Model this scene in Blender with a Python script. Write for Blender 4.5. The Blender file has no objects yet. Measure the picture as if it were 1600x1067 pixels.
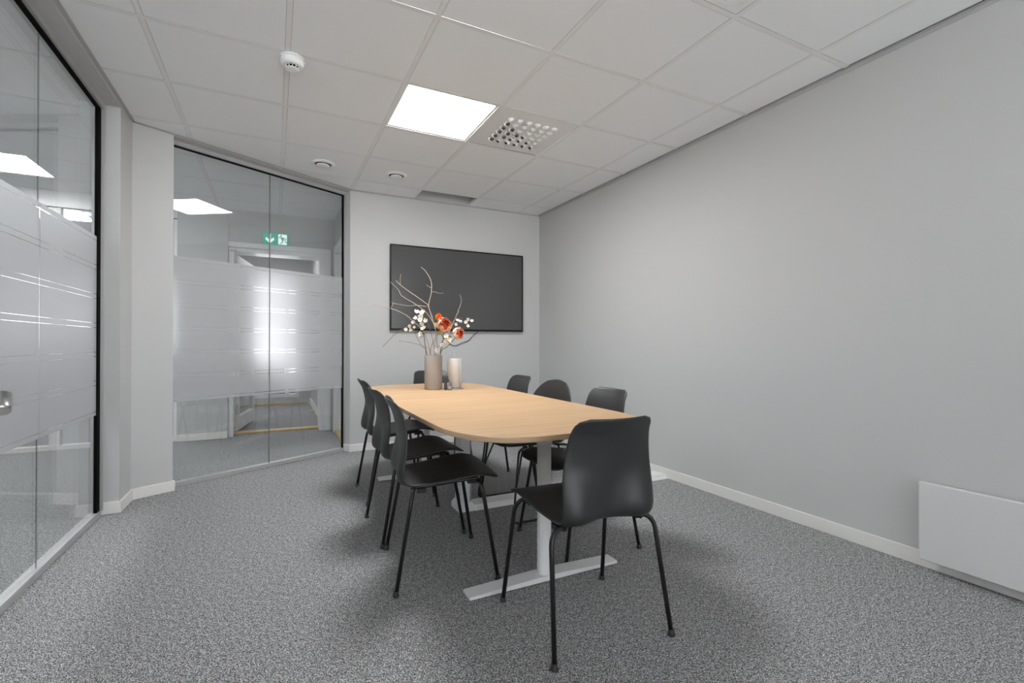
import bpy, bmesh, math, random
from mathutils import Vector, Matrix
random.seed(7)
S = bpy.context.scene
COL = S.collection

# ------------------------------------------------------------------ materials
def mat(name):
    m = bpy.data.materials.new(name); m.use_nodes = True
    nt = m.node_tree; nt.nodes.clear()
    out = nt.nodes.new('ShaderNodeOutputMaterial')
    return m, nt, out

def N(nt, kind, **kw):
    n = nt.nodes.new(kind)
    for k, v in kw.items():
        if k in n.inputs: n.inputs[k].default_value = v
        else: setattr(n, k, v)
    return n

def princ(name, col, rough=0.5, metal=0.0, bump=0.0, bscale=200.0, spec=0.5, vary=0.0, vscale=30.0, stretch=None):
    m, nt, out = mat(name)
    p = N(nt, 'ShaderNodeBsdfPrincipled')
    p.inputs['Base Color'].default_value = (*col, 1); p.inputs['Roughness'].default_value = rough
    p.inputs['Metallic'].default_value = metal; p.inputs['Specular IOR Level'].default_value = spec
    nt.links.new(p.outputs[0], out.inputs[0])
    tc = N(nt, 'ShaderNodeTexCoord'); src = tc.outputs['Object']
    if stretch:
        mp = N(nt, 'ShaderNodeMapping'); mp.inputs['Scale'].default_value = stretch
        nt.links.new(src, mp.inputs['Vector']); src = mp.outputs[0]
    nz = N(nt, 'ShaderNodeTexNoise', Scale=vscale, Detail=4.0); nt.links.new(src, nz.inputs['Vector'])
    if vary:
        mx = N(nt, 'ShaderNodeMix', data_type='RGBA')
        mx.inputs[6].default_value = (*[c * (1 - vary) for c in col], 1)
        mx.inputs[7].default_value = (*[min(1, c * (1 + vary)) for c in col], 1)
        nt.links.new(nz.outputs['Fac'], mx.inputs[0]); nt.links.new(mx.outputs[2], p.inputs['Base Color'])
    if bump:
        n2 = N(nt, 'ShaderNodeTexNoise', Scale=bscale, Detail=3.0); nt.links.new(src, n2.inputs['Vector'])
        b = N(nt, 'ShaderNodeBump', Strength=bump, Distance=0.002)
        nt.links.new(n2.outputs['Fac'], b.inputs['Height']); nt.links.new(b.outputs[0], p.inputs['Normal'])
    return m

def emis(name, col, st):
    m, nt, out = mat(name)
    e = N(nt, 'ShaderNodeEmission', Strength=st); e.inputs['Color'].default_value = (*col, 1)
    nt.links.new(e.outputs[0], out.inputs[0]); return m

def carpet_mat():
    m, nt, out = mat('grey_loop_carpet')
    p = N(nt, 'ShaderNodeBsdfPrincipled', Roughness=0.95); p.inputs['Specular IOR Level'].default_value = 0.1
    tc = N(nt, 'ShaderNodeTexCoord')
    mp = N(nt, 'ShaderNodeMapping'); mp.inputs['Scale'].default_value = (1.0, 0.75, 1.0); mp.inputs['Rotation'].default_value = (0, 0, 0.5)
    nt.links.new(tc.outputs['Object'], mp.inputs['Vector'])
    n1 = N(nt, 'ShaderNodeTexNoise', Scale=165.0, Detail=2.0, Roughness=0.75); nt.links.new(mp.outputs[0], n1.inputs['Vector'])
    n2 = N(nt, 'ShaderNodeTexNoise', Scale=400.0, Detail=0.0); nt.links.new(mp.outputs[0], n2.inputs['Vector'])
    n3 = N(nt, 'ShaderNodeTexNoise', Scale=55.0, Detail=2.0); nt.links.new(mp.outputs[0], n3.inputs['Vector'])
    a = N(nt, 'ShaderNodeMath', operation='ADD'); nt.links.new(n1.outputs['Fac'], a.inputs[0]); nt.links.new(n2.outputs['Fac'], a.inputs[1])
    a2 = N(nt, 'ShaderNodeMath', operation='MULTIPLY_ADD'); nt.links.new(n3.outputs['Fac'], a2.inputs[0]); a2.inputs[1].default_value = 0.25; nt.links.new(a.outputs[0], a2.inputs[2])
    r = N(nt, 'ShaderNodeValToRGB'); cr = r.color_ramp
    cr.elements[0].position = 0.385; cr.elements[0].color = (0.004, 0.004, 0.0045, 1)
    cr.elements[1].position = 0.665; cr.elements[1].color = (0.85, 0.85, 0.855, 1)
    e = cr.elements.new(0.528); e.color = (0.210, 0.210, 0.213, 1)
    h = N(nt, 'ShaderNodeMath', operation='MULTIPLY'); h.inputs[1].default_value = 0.47
    nt.links.new(a2.outputs[0], h.inputs[0]); nt.links.new(h.outputs[0], r.inputs[0])
    nt.links.new(r.outputs[0], p.inputs['Base Color'])
    nt.links.new(p.outputs[0], out.inputs[0]); return m

def wood_mat(name, c1, c2, c3, sc=(1.6, 26.0, 26.0), rough=0.42):
    m, nt, out = mat(name)
    p = N(nt, 'ShaderNodeBsdfPrincipled', Roughness=rough); p.inputs['Specular IOR Level'].default_value = 0.35
    tc = N(nt, 'ShaderNodeTexCoord'); mp = N(nt, 'ShaderNodeMapping'); mp.inputs['Scale'].default_value = sc
    nt.links.new(tc.outputs['Object'], mp.inputs['Vector'])
    n1 = N(nt, 'ShaderNodeTexNoise', Scale=1.0, Detail=5.0, Roughness=0.6, Distortion=0.4); nt.links.new(mp.outputs[0], n1.inputs['Vector'])
    mp2 = N(nt, 'ShaderNodeMapping'); mp2.inputs['Scale'].default_value = (sc[0] * 5, sc[1] * 7, sc[2] * 7); nt.links.new(tc.outputs['Object'], mp2.inputs['Vector'])
    n2 = N(nt, 'ShaderNodeTexNoise', Scale=1.0, Detail=2.0); nt.links.new(mp2.outputs[0], n2.inputs['Vector'])
    ad = N(nt, 'ShaderNodeMath', operation='MULTIPLY_ADD'); nt.links.new(n2.outputs['Fac'], ad.inputs[0]); ad.inputs[1].default_value = 0.35
    nt.links.new(n1.outputs['Fac'], ad.inputs[2])
    r = N(nt, 'ShaderNodeValToRGB'); cr = r.color_ramp
    cr.elements[0].position = 0.45; cr.elements[0].color = (*c1, 1)
    cr.elements[1].position = 0.90; cr.elements[1].color = (*c3, 1)
    e = cr.elements.new(0.66); e.color = (*c2, 1)
    nt.links.new(ad.outputs[0], r.inputs[0]); nt.links.new(r.outputs[0], p.inputs['Base Color'])
    nt.links.new(p.outputs[0], out.inputs[0]); return m

def glass_mat(name, tint=(0.93, 0.94, 0.94), r0=0.045):
    m, nt, out = mat(name)
    g = N(nt, 'ShaderNodeNewGeometry')
    d = N(nt, 'ShaderNodeVectorMath', operation='DOT_PRODUCT'); nt.links.new(g.outputs['Normal'], d.inputs[0]); nt.links.new(g.outputs['Incoming'], d.inputs[1])
    ab = N(nt, 'ShaderNodeMath', operation='ABSOLUTE'); nt.links.new(d.outputs['Value'], ab.inputs[0])
    om = N(nt, 'ShaderNodeMath', operation='SUBTRACT'); om.inputs[0].default_value = 1.0; nt.links.new(ab.outputs[0], om.inputs[1])
    pw = N(nt, 'ShaderNodeMath', operation='POWER'); pw.inputs[1].default_value = 5.0; nt.links.new(om.outputs[0], pw.inputs[0])
    ma = N(nt, 'ShaderNodeMath', operation='MULTIPLY_ADD'); ma.inputs[1].default_value = 1 - r0; ma.inputs[2].default_value = r0; nt.links.new(pw.outputs[0], ma.inputs[0])
    t = N(nt, 'ShaderNodeBsdfTransparent'); t.inputs['Color'].default_value = (*tint, 1)
    gl = N(nt, 'ShaderNodeBsdfGlossy', Roughness=0.0); gl.inputs['Color'].default_value = (1, 1, 1, 1)
    mx = N(nt, 'ShaderNodeMixShader'); nt.links.new(ma.outputs[0], mx.inputs[0]); nt.links.new(t.outputs[0], mx.inputs[1]); nt.links.new(gl.outputs[0], mx.inputs[2])
    nt.links.new(mx.outputs[0], out.inputs[0]); return m

def film_mat():
    m, nt, out = mat('frosted_film')
    tl = N(nt, 'ShaderNodeBsdfTranslucent'); tl.inputs['Color'].default_value = (0.86, 0.86, 0.87, 1)
    df = N(nt, 'ShaderNodeBsdfDiffuse'); df.inputs['Color'].default_value = (0.80, 0.80, 0.81, 1)
    rf = N(nt, 'ShaderNodeBsdfRefraction', Roughness=0.26, IOR=1.4); rf.inputs['Color'].default_value = (0.97, 0.97, 0.98, 1)
    gl = N(nt, 'ShaderNodeBsdfGlossy', Roughness=0.12)
    m1 = N(nt, 'ShaderNodeMixShader'); m1.inputs[0].default_value = 0.48; nt.links.new(tl.outputs[0], m1.inputs[1]); nt.links.new(df.outputs[0], m1.inputs[2])
    m2 = N(nt, 'ShaderNodeMixShader'); m2.inputs[0].default_value = 0.55; nt.links.new(m1.outputs[0], m2.inputs[1]); nt.links.new(rf.outputs[0], m2.inputs[2])
    m3 = N(nt, 'ShaderNodeMixShader'); m3.inputs[0].default_value = 0.05; nt.links.new(m2.outputs[0], m3.inputs[1]); nt.links.new(gl.outputs[0], m3.inputs[2])
    nt.links.new(m3.outputs[0], out.inputs[0]); return m

M = {}
M['wall'] = princ('white_wall_paint', (0.55, 0.55, 0.548), 0.75, bump=0.06, bscale=260, spec=0.25)
M['ceil'] = princ('ceiling_tile_white', (0.895, 0.908, 0.922), 0.9, bump=0.08, bscale=500, spec=0.1)
M['tileedge'] = princ('raw_tile_edge', (0.22, 0.22, 0.22), 0.95, spec=0.05)
M['grid'] = princ('ceiling_grid_white', (0.84, 0.84, 0.84), 0.5, spec=0.3)
M['trimgrey'] = princ('edge_angle_grey', (0.46, 0.46, 0.46), 0.5, spec=0.3)
M['trim'] = princ('cream_white_trim', (0.80, 0.785, 0.755), 0.45, spec=0.4)
M['white'] = princ('white_gloss_paint', (0.80, 0.80, 0.80), 0.35)
M['radiator'] = princ('white_enamel', (0.66, 0.66, 0.655), 0.4)
M['plastic'] = princ('white_plastic', (0.84, 0.84, 0.84), 0.3)
M['alu'] = princ('anodised_aluminium', (0.52, 0.52, 0.52), 0.40, 0.35)
M['silver'] = princ('silver_lacquer', (0.84, 0.84, 0.845), 0.42, 0.0)
M['steel'] = princ('brushed_steel', (0.62, 0.61, 0.60), 0.3, 1.0)
M['black'] = princ('black_rubber', (0.004, 0.004, 0.004), 0.85, spec=0.08)
M['seal'] = princ('grey_joint_seal', (0.22, 0.22, 0.22), 0.6)
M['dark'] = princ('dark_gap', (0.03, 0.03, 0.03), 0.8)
M['void'] = princ('plenum_grey', (0.20, 0.195, 0.19), 0.9)
M['shell'] = princ('black_plastic_shell', (0.021, 0.0215, 0.0222), 0.44, bump=0.10, bscale=900, spec=0.65)
M['leg'] = princ('black_powder_coat', (0.011, 0.011, 0.011), 0.33, spec=0.5)
M['glide'] = princ('grey_plastic_glide', (0.025, 0.025, 0.025), 0.5)
M['carpet'] = carpet_mat()
M['wood'] = wood_mat('light_oak_laminate', (0.515, 0.318, 0.162), (0.598, 0.384, 0.208), (0.665, 0.446, 0.258))
M['edge'] = wood_mat('oak_edge_band', (0.46, 0.31, 0.19), (0.53, 0.37, 0.24), (0.58, 0.42, 0.28), (3, 3, 40))
M['oak'] = wood_mat('oak_threshold', (0.46, 0.31, 0.13), (0.56, 0.40, 0.19), (0.62, 0.46, 0.24), (2, 30, 30))
M['glass'] = glass_mat('clear_glass')
M['tinted'] = glass_mat('dimming_window_glass', (0.69, 0.69, 0.695))  # tint put in to dim daylight through the far windows
M['film'] = film_mat()
M['light'] = emis('light_diffuser', (0.97, 0.985, 1.0), 48.0)
M['light2'] = emis('corridor_light_diffuser', (0.975, 0.985, 1.0), 22.0)
M['ground'] = princ('grey_paving', (0.05, 0.055, 0.045), 0.9)
M['tvframe'] = princ('tv_black_bezel', (0.004, 0.004, 0.004), 0.35, spec=0.25)
M['screen'] = princ('tv_screen', (0.064, 0.064, 0.065), 0.13, spec=0.8)
M['vase'] = princ('taupe_ceramic', (0.335, 0.295, 0.262), 0.7, vary=0.08, vscale=14, bump=0.1, bscale=120, stretch=(1, 1, 0.15))
M['paper'] = princ('off_white_paper', (0.80, 0.755, 0.72), 0.9, bump=0.15, bscale=220)
M['branch'] = princ('pale_dry_branch', (0.42, 0.33, 0.25), 0.75, vary=0.35, vscale=60)
M['branchd'] = princ('brown_dry_branch', (0.20, 0.125, 0.085), 0.75, vary=0.35, vscale=60)
M['stemd'] = princ('dark_green_stem', (0.035, 0.04, 0.04), 0.6)
M['petal'] = princ('white_blossom_petal', (0.85, 0.81, 0.72), 0.7, vary=0.08)
M['pcen'] = princ('yellow_stamen', (0.62, 0.50, 0.22), 0.7)
M['peony'] = princ('salmon_peony_petal', (0.86, 0.42, 0.26), 0.65, vary=0.22, vscale=24)
M['peonyl'] = princ('pale_salmon_petal', (0.88, 0.54, 0.39), 0.65, vary=0.15, vscale=24)
M['peonyp'] = princ('cream_pink_petal', (0.89, 0.68, 0.56), 0.65, vary=0.12, vscale=24)
M['peonyc'] = princ('deep_orange_heart', (0.56, 0.085, 0.022), 0.65, vary=0.3, vscale=60)
M['orange'] = princ('orange_bud_petal', (0.86, 0.26, 0.035), 0.65, vary=0.15)
M['leaf'] = princ('olive_leaf', (0.33, 0.32, 0.10), 0.6, vary=0.2)
M['jar'] = princ('blue_grey_jar', (0.18, 0.19, 0.235), 0.25)
M['jarl'] = princ('beige_label', (0.42, 0.34, 0.30), 0.6)
M['jard'] = princ('dark_blue_box', (0.05, 0.055, 0.075), 0.5)
M['olive'] = princ('olive_grey_paint', (0.10, 0.105, 0.085), 0.6)
M['green'] = emis('exit_green', (0.10, 0.37, 0.285), 1.0)
M['exitw'] = emis('exit_white', (0.93, 1.0, 0.97), 1.0)

# ------------------------------------------------------------------ mesh helpers
def frame_for(d):
    d = d.normalized(); up = Vector((0, 0, 1)) if abs(d.z) < 0.9 else Vector((1, 0, 0))
    a = d.cross(up).normalized(); return a, a.cross(d).normalized()

def fillet(pts, r, n=6):
    """round the corners of a polyline"""
    P = [Vector(p) for p in pts]; out = [P[0]]
    for i in range(1, len(P) - 1):
        a, b, c = P[i - 1], P[i], P[i + 1]
        rr = min(r, (a - b).length * 0.48, (c - b).length * 0.48)
        p0 = b + (a - b).normalized() * rr; p1 = b + (c - b).normalized() * rr
        for k in range(n + 1):
            t = k / n; out.append(p0 * (1 - t) ** 2 + b * 2 * t * (1 - t) + p1 * t ** 2)
    out.append(P[-1]); return out

def catmull(pts, sub):
    P = [Vector(p) for p in pts]; out = []
    for i in range(len(P) - 1):
        p0 = P[max(i - 1, 0)]; p1 = P[i]; p2 = P[i + 1]; p3 = P[min(i + 2, len(P) - 1)]
        for k in range(sub):
            t = k / sub
            out.append(0.5 * ((2 * p1) + (p2 - p0) * t + (2 * p0 - 5 * p1 + 4 * p2 - p3) * t * t + (3 * p1 - p0 - 3 * p2 + p3) * t ** 3))
    out.append(P[-1]); return out

class MB:
    def __init__(s): s.v = []; s.f = []; s.m = []; s.sm = []
    def add(s, vs, fs, mi=0, smooth=False):
        b = len(s.v); s.v += [Vector(v) for v in vs]
        for f in fs: s.f.append([b + i for i in f]); s.m.append(mi); s.sm.append(smooth)
        return s
    def box(s, x0, x1, y0, y1, z0, z1, mi=0):
        vs = [(x, y, z) for z in (z0, z1) for y in (y0, y1) for x in (x0, x1)]
        return s.add(vs, [(0, 2, 3, 1), (4, 5, 7, 6), (0, 1, 5, 4), (2, 6, 7, 3), (0, 4, 6, 2), (1, 3, 7, 5)], mi)
    def obox(s, o, ax, ay, lx, ly, z0, z1, mi=0):
        """box on the ground axes ax, ay from corner o (2-D), extents lx=(a,b), ly=(a,b)"""
        vs = []
        for z in (z0, z1):
            for v in ly:
                for u in lx: vs.append((o[0] + ax[0] * u + ay[0] * v, o[1] + ax[1] * u + ay[1] * v, z))
        fs = [(0, 2, 3, 1), (4, 5, 7, 6), (0, 1, 5, 4), (2, 6, 7, 3), (0, 4, 6, 2), (1, 3, 7, 5)]
        if ax[0] * ay[1] - ax[1] * ay[0] < 0: fs = [f[::-1] for f in fs]
        return s.add(vs, fs, mi)
    def prism(s, poly, z0, z1, mi=0, smooth=False):
        n = len(poly); A = sum(poly[i][0] * poly[(i + 1) % n][1] - poly[(i + 1) % n][0] * poly[i][1] for i in range(n))
        if A < 0: poly = poly[::-1]
        s.add([(x, y, z0) for x, y in poly] + [(x, y, z1) for x, y in poly], [list(range(n))[::-1], [n + i for i in range(n)]], mi)
        b = len(s.v) - 2 * n
        for i in range(n):
            s.f.append([b + i, b + (i + 1) % n, b + n + (i + 1) % n, b + n + i]); s.m.append(mi); s.sm.append(smooth)
        return s
    def tube(s, pts, r, n=10, mi=0, cap=True):
        P = [Vector(p) for p in pts]; R = r if isinstance(r, (list, tuple)) else [r] * len(P)
        rings = []; a = None
        for i, p in enumerate(P):
            d = (P[min(i + 1, len(P) - 1)] - P[max(i - 1, 0)]).normalized()
            if a is None: a, b = frame_for(d)
            else:
                a = (a - d * a.dot(d)).normalized(); b = d.cross(a)
            b = d.cross(a)
            rings.append([p + (a * math.cos(2 * math.pi * k / n) + b * math.sin(2 * math.pi * k / n)) * R[i] for k in range(n)])
        vs = [v for rg in rings for v in rg]; fs = []
        for i in range(len(P) - 1):
            for k in range(n): fs.append((i * n + k, i * n + (k + 1) % n, (i + 1) * n + (k + 1) % n, (i + 1) * n + k))
        base = len(s.v); s.add(vs, fs, mi, True)
        if cap:
            s.f.append([base + k for k in range(n)][::-1]); s.m.append(mi); s.sm.append(False)
            s.f.append([base + (len(P) - 1) * n + k for k in range(n)]); s.m.append(mi); s.sm.append(False)
        return s
    def lathe(s, prof, c=(0, 0, 0), n=32, mi=0, smooth=True):
        """prof: (r, z) pairs; closed at the axis where r = 0"""
        vs = []; fs = []; idx = []
        for r, z in prof:
            if r < 1e-6: idx.append([len(vs)]); vs.append((c[0], c[1], c[2] + z))
            else:
                idx.append([len(vs) + k for k in range(n)])
                vs += [(c[0] + r * math.cos(2 * math.pi * k / n), c[1] + r * math.sin(2 * math.pi * k / n), c[2] + z) for k in range(n)]
        for i in range(len(prof) - 1):
            A, B = idx[i], idx[i + 1]
            for k in range(n):
                k2 = (k + 1) % n
                if len(A) == 1 and len(B) == 1: continue
                if len(A) == 1: fs.append((A[0], B[k2], B[k]))
                elif len(B) == 1: fs.append((A[k], A[k2], B[0]))
                else: fs.append((A[k], A[k2], B[k2], B[k]))
        return s.add(vs, fs, mi, smooth)
    def build(s, name, m, parent=None, bevel=0.0, seg=2, normals=None, auto=None):
        off = Vector((0, 0, 0)); q = parent
        while q is not None: off += q.location; q = q.parent
        me = bpy.data.meshes.new(name)
        me.from_pydata([v - off for v in s.v], [], s.f); me.update()
        for mm in (m if isinstance(m, (list, tuple)) else [m]): me.materials.append(mm)
        for p, mi, sm in zip(me.polygons, s.m, s.sm): p.material_index = mi; p.use_smooth = sm
        if normals is not None:
            for p in me.polygons: p.use_smooth = True
            me.normals_split_custom_set_from_vertices(normals)
        o = bpy.data.objects.new(name, me); COL.objects.link(o)
        if parent is not None: o.parent = parent
        if bevel:
            b = o.modifiers.new('bevel', 'BEVEL'); b.width = bevel; b.segments = seg; b.limit_method = 'ANGLE'; b.angle_limit = math.radians(40)
            b.harden_normals = False
            if auto is not False:
                for p in me.polygons: p.use_smooth = True
                w = o.modifiers.new('wn', 'WEIGHTED_NORMAL'); w.keep_sharp = True
        return o

def tag(o, label=None, cat=None, group=None, kind=None):
    if label: o['label'] = label
    if cat: o['category'] = cat
    if group: o['group'] = group
    if kind: o['kind'] = kind
    return o

def thing(name, label, cat, loc=(0, 0, 0), group=None, kind=None):
    o = bpy.data.objects.new(name, None); o.empty_display_size = 0.05; COL.objects.link(o); o.location = loc
    return tag(o, label, cat, group, kind)

def struct(o, label, cat): return tag(o, label, cat, None, 'structure')

def copy_tree(root, loc, rz, label=None):
    r = root.copy(); COL.objects.link(r); r.location = loc; r.rotation_euler = (0, 0, rz)
    if label: r['label'] = label
    for ch in [c for c in root.children]:
        c = ch.copy(); COL.objects.link(c); c.parent = r
        for g in [x for x in ch.children]:
            d = g.copy(); COL.objects.link(d); d.parent = c
    return r

# ------------------------------------------------------------------ measures
ZC = 2.515                       # ceiling
GX0, GY0, T = -0.5443, 2.0677, 0.6   # ceiling grid origin and module
gx = lambda i: GX0 + T * i
gy = lambda j: GY0 + T * j
XR, YB = 2.736, 4.780            # right wall, back wall
XG = -0.955                      # left glass line
YF, YE = -3.0, 8.87              # wall behind the camera, far outer wall
P0 = Vector((-0.647, 4.189)); P1 = Vector((0.592, 4.864))
D = (P1 - P0).normalized(); NR = Vector((D.y, -D.x))     # along the slanted glass; into the room
DL = (P1 - P0).length

# ------------------------------------------------------------------ shell of the rooms
b = MB(); b.box(-4.4, 2.95, YF - 0.2, 10.6, -0.08, 0.0)
struct(b.build('floor', M['carpet']), 'grey flecked loop pile carpet covering the whole floor', 'floor')

# ceiling: tiles lying in a visible T grid
holes = {(3, 4), (2, 1), (3, 1), (-3, 5), (-3, -1), (-3, 2), (3, -2), (0, 8)}
b = MB()
i0, i1, j0, j1 = -7, 6, -9, 14
for i in range(i0, i1):
    for j in range(j0, j1):
        if (i, j) in holes: continue
        x0, x1 = gx(i) + 0.0134, gx(i + 1) - 0.0134
        y0, y1 = gy(j) + 0.0134, gy(j + 1) - 0.0134
        if i == 5: x1 = XR - 0.026 if gy(j) < YB else x1
        if x0 > 2.9 or y0 > 8.9: continue
        b.box(x0, x1, y0, y1, ZC + 0.0010, ZC + 0.016)
for k in range(len(b.f)):
    if k % 6 >= 2: b.m[k] = 1                      # raw grey tile edges
ceil = struct(b.build('ceiling', [M['ceil'], M['tileedge']]), 'white suspended ceiling of square tiles in a visible grid', 'ceiling')
b = MB()
for i in range(i0, i1 + 1):
    if gx(i) < 2.6: b.box(gx(i) - 0.012, gx(i) + 0.012, YF, 8.9, ZC, ZC + 0.0008)
    if gx(i) < 2.6: b.box(gx(i) - 0.0015, gx(i) + 0.0015, YF, 8.9, ZC + 0.0008, ZC + 0.03)
for j in range(j0, j1 + 1):
    for i in range(i0, i1):
        xe = XR - 0.019 if i == 5 else gx(i + 1) - 0.012
        b.box(gx(i) + 0.012, xe, gy(j) - 0.012, gy(j) + 0.012, ZC, ZC + 0.0008)
b.build('ceiling_grid', M['grid'], ceil)
b = MB(); b.box(-4.4, 2.95, YF - 0.2, 9.1, 2.93, 3.0)
struct(b.build('roof_slab', M['void']), 'bare slab above the suspended ceiling', 'slab')

# walls
b = MB(); b.box(XR, XR + 0.12, YF - 0.15, YB + 0.12, 0, 2.95)
struct(b.build('wall_right', M['wall']), 'plain white painted wall on the right', 'wall')
b = MB(); b.prism([(0.648, YB), (XR + 0.1, YB), (XR + 0.1, YB + 0.12), (0.70, YB + 0.12), (0.60, 4.872), (0.599, 4.868)], 0, 2.95)
struct(b.build('wall_back', M['wall']), 'white end wall behind the television', 'wall')
b = MB(); b.prism([(-0.852, 3.70), (-0.850, 3.955), (-0.640, 4.07), (-0.690, 4.162), (-0.704, 4.190), (-0.985, 4.035), (-0.985, 3.70)], 0, 2.95)
struct(b.build('wall_left', M['wall']), 'white angled wall pier between the two glass partitions', 'wall')
b = MB(); b.box(-0.985, -0.852, YF, 3.70, 2.492, 2.95)
struct(b.build('trim_1', M['wall']), 'white soffit above the left glass partition', 'soffit')
b = MB(); b.prism([(-0.640, 4.07), (0.648, YB), (0.599, 4.868), (0.580, 4.893), (-0.704, 4.190)], 2.505, 2.95)
struct(b.build('trim_2', M['wall']), 'white soffit above the slanted glass partition', 'soffit')

# unseen end walls; their windows are added to let daylight in
def wall_with_window(name, y0, y1, x0, x1, wx0, wx1, wz0, wz1, label):
    b = MB(); b.box(x0, wx0, y0, y1, 0, 2.95); b.box(wx1, x1, y0, y1, 0, 2.95)
    b.box(wx0, wx1, y0, y1, 0, wz0); b.box(wx0, wx1, y0, y1, wz1, 2.95)
    return struct(b.build(name, M['wall']), label, 'wall')
wall_with_window('wall_front', YF - 0.15, YF, -0.96, XR + 0.1, -0.8, 2.6, 0.45, 2.35, 'white wall behind the viewer with an added window')
wall_with_window('wall_corridor_end', YF - 0.15, YF, -4.4, -0.961, -4.1, -1.2, 0.45, 2.35, 'white end wall of the corridor with an added window')
b = MB(); b.box(-4.4, -4.3, YF - 0.15, 9.05, 0, 2.95)
struct(b.build('wall_outer', M['wall']), 'white outer wall of the corridor', 'wall')

def window_frame(name, y, wx0, wx1, wz0, wz1, label, mull=(), d=0.08, gm='glass'):
    r = thing(name, label, 'window', ((wx0 + wx1) / 2, y, wz0), None, 'structure')
    b = MB(); t = 0.05
    b.box(wx0, wx1, y, y + d, wz0, wz0 + t); b.box(wx0, wx1, y, y + d, wz1 - t, wz1)
    b.box(wx0, wx0 + t, y, y + d, wz0 + t, wz1 - t); b.box(wx1 - t, wx1, y, y + d, wz0 + t, wz1 - t)
    for mx in mull: b.box(mx - 0.025, mx + 0.025, y, y + d, wz0 + t, wz1 - t)
    b.build('window_frame', M['white'], r)
    b = MB(); b.box(wx0 + 0.04, wx1 - 0.04, y + d * 0.4, y + d * 0.4 + 0.008, wz0 + 0.04, wz1 - 0.04)
    b.build('window_glass', M[gm], r); return r
window_frame('added_window_7', YF - 0.1, -4.1, -1.2, 0.45, 2.35, 'unseen window added in the end wall of the corridor for daylight', (-2.65,))  # added to brighten the corridor and its ceiling
window_frame('added_window_5', YF - 0.1, -0.8, 2.6, 0.45, 2.35, 'unseen window added in the wall behind the viewer for daylight', (0.35, 1.5))  # added daylight source for the meeting room

d3 = thing('added_panel', 'olive grey panel added on the right wall behind the viewer for the television reflection', 'door', (2.72, -0.4, 0), None, 'structure')  # unseen, added to give the television its dark reflection
b = MB(); b.box(2.70, 2.735, -1.10, 0.30, 0.0, 2.28); b.build('door_leaf', M['olive'], d3)
# baseboards
def base_run(pts, h, t):
    """baseboard along a polyline; the room lies to the left of the walking direction"""
    b = MB(); n = len(pts); P = [Vector(p) for p in pts]; off = []
    for i in range(n):
        dirs = []
        if i > 0: dirs.append((P[i] - P[i - 1]).normalized())
        if i < n - 1: dirs.append((P[i + 1] - P[i]).normalized())
        nn = sum((Vector((-d.y, d.x)) for d in dirs), Vector((0, 0))); nn.normalize()
        k = 1 / max(0.4, nn.dot(Vector((-dirs[0].y, dirs[0].x))))
        off.append(P[i] + nn * t * k)
    for i in range(n - 1):
        b.prism([tuple(P[i]), tuple(P[i + 1]), tuple(off[i + 1]), tuple(off[i])], 0, h)
    return b
b = base_run([(XR, YF), (XR, YB - 0.012)], 0.072, 0.012)
struct(b.build('baseboard_right', M['trim'], bevel=0.003), 'cream white baseboard along the right wall', 'baseboard')
b = base_run([(XR, YB), (0.648, YB), (0.608, 4.853)], 0.070, 0.012)
struct(b.build('baseboard_back', M['trim'], bevel=0.003), 'white baseboard along the end wall', 'baseboard')
b = base_run([(-0.672, 4.130), (-0.640, 4.07), (-0.850, 3.955), (-0.852, 3.70), (-0.940, 3.70)], 0.072, 0.012)
struct(b.build('baseboard_left', M['trim'], bevel=0.003), 'white baseboard wrapping the angled wall pier', 'baseboard')

# ceiling edge trims
b = MB(); b.box(XR - 0.019, XR - 0.0, YF, YB, ZC - 0.004, ZC - 0.001); b.box(XR - 0.003, XR, YF, YB, ZC - 0.022, ZC - 0.001)
struct(b.build('trim_3', M['trimgrey']), 'thin ceiling edge angle along the right wall', 'trim')
b = MB(); b.box(0.65, XR - 0.019, YB - 0.016, YB, ZC - 0.004, ZC - 0.001); b.box(0.65, XR - 0.003, YB - 0.003, YB, ZC - 0.010, ZC - 0.001)
struct(b.build('trim_4', M['trimgrey']), 'thin ceiling edge angle along the end wall', 'trim')
b = MB()
b.box(-0.852, -0.832, YF, 3.96, ZC - 0.005, ZC - 0.0015)
u = Vector((0.21, 0.115)).normalized()
b.obox((-0.850, 3.955), D, NR, (0, (Vector((0.648, YB)) - Vector((-0.85, 3.955))).length), (0.0, 0.020), ZC - 0.005, ZC - 0.0015)
struct(b.build('trim_5', M['trimgrey']), 'thin ceiling edge angle along the glass partitions', 'trim')

# ------------------------------------------------------------------ left glass partition (window_1)
FILM = [(0.612, 0.6335), (0.6365, 0.787), (0.7895, 0.8145), (0.817, 0.959), (0.9615, 0.9865), (0.989, 1.131), (1.1335, 1.1585), (1.161, 1.303), (1.3055, 1.3305), (1.333, 1.475), (1.4775, 1.5025), (1.505, 1.647), (1.6495, 1.675)]
YJ = 2.866; YA = YF + 0.02; YG = 3.655
w1 = thing('window_1', 'full height clear glass partition with frosted band, along the left side', 'glass partition', (XG, 1.1, 0), None, 'structure')
for (a, c) in ((YA, YJ - 0.0015), (YJ + 0.0015, YG)):
    b = MB(); b.box(XG - 0.006, XG + 0.006, a, c, 0.030, 2.452); b.build('glass_pane', M['glass'], w1)
    b = MB()
    for z0, z1 in FILM: b.box(XG + 0.0068, XG + 0.0078, a + 0.001, c - 0.001, z0, z1)
    tag(b.build('frosted_film', M['film'], w1), 'milky frosted film band with clear double lines')
b = MB(); b.box(XG - 0.001, XG + 0.001, YJ - 0.0013, YJ + 0.0013, 0.03, 2.452); tag(b.build('joint_seal', M['dark'], w1), 'thin dark joint between two panes')
b = MB()
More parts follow.
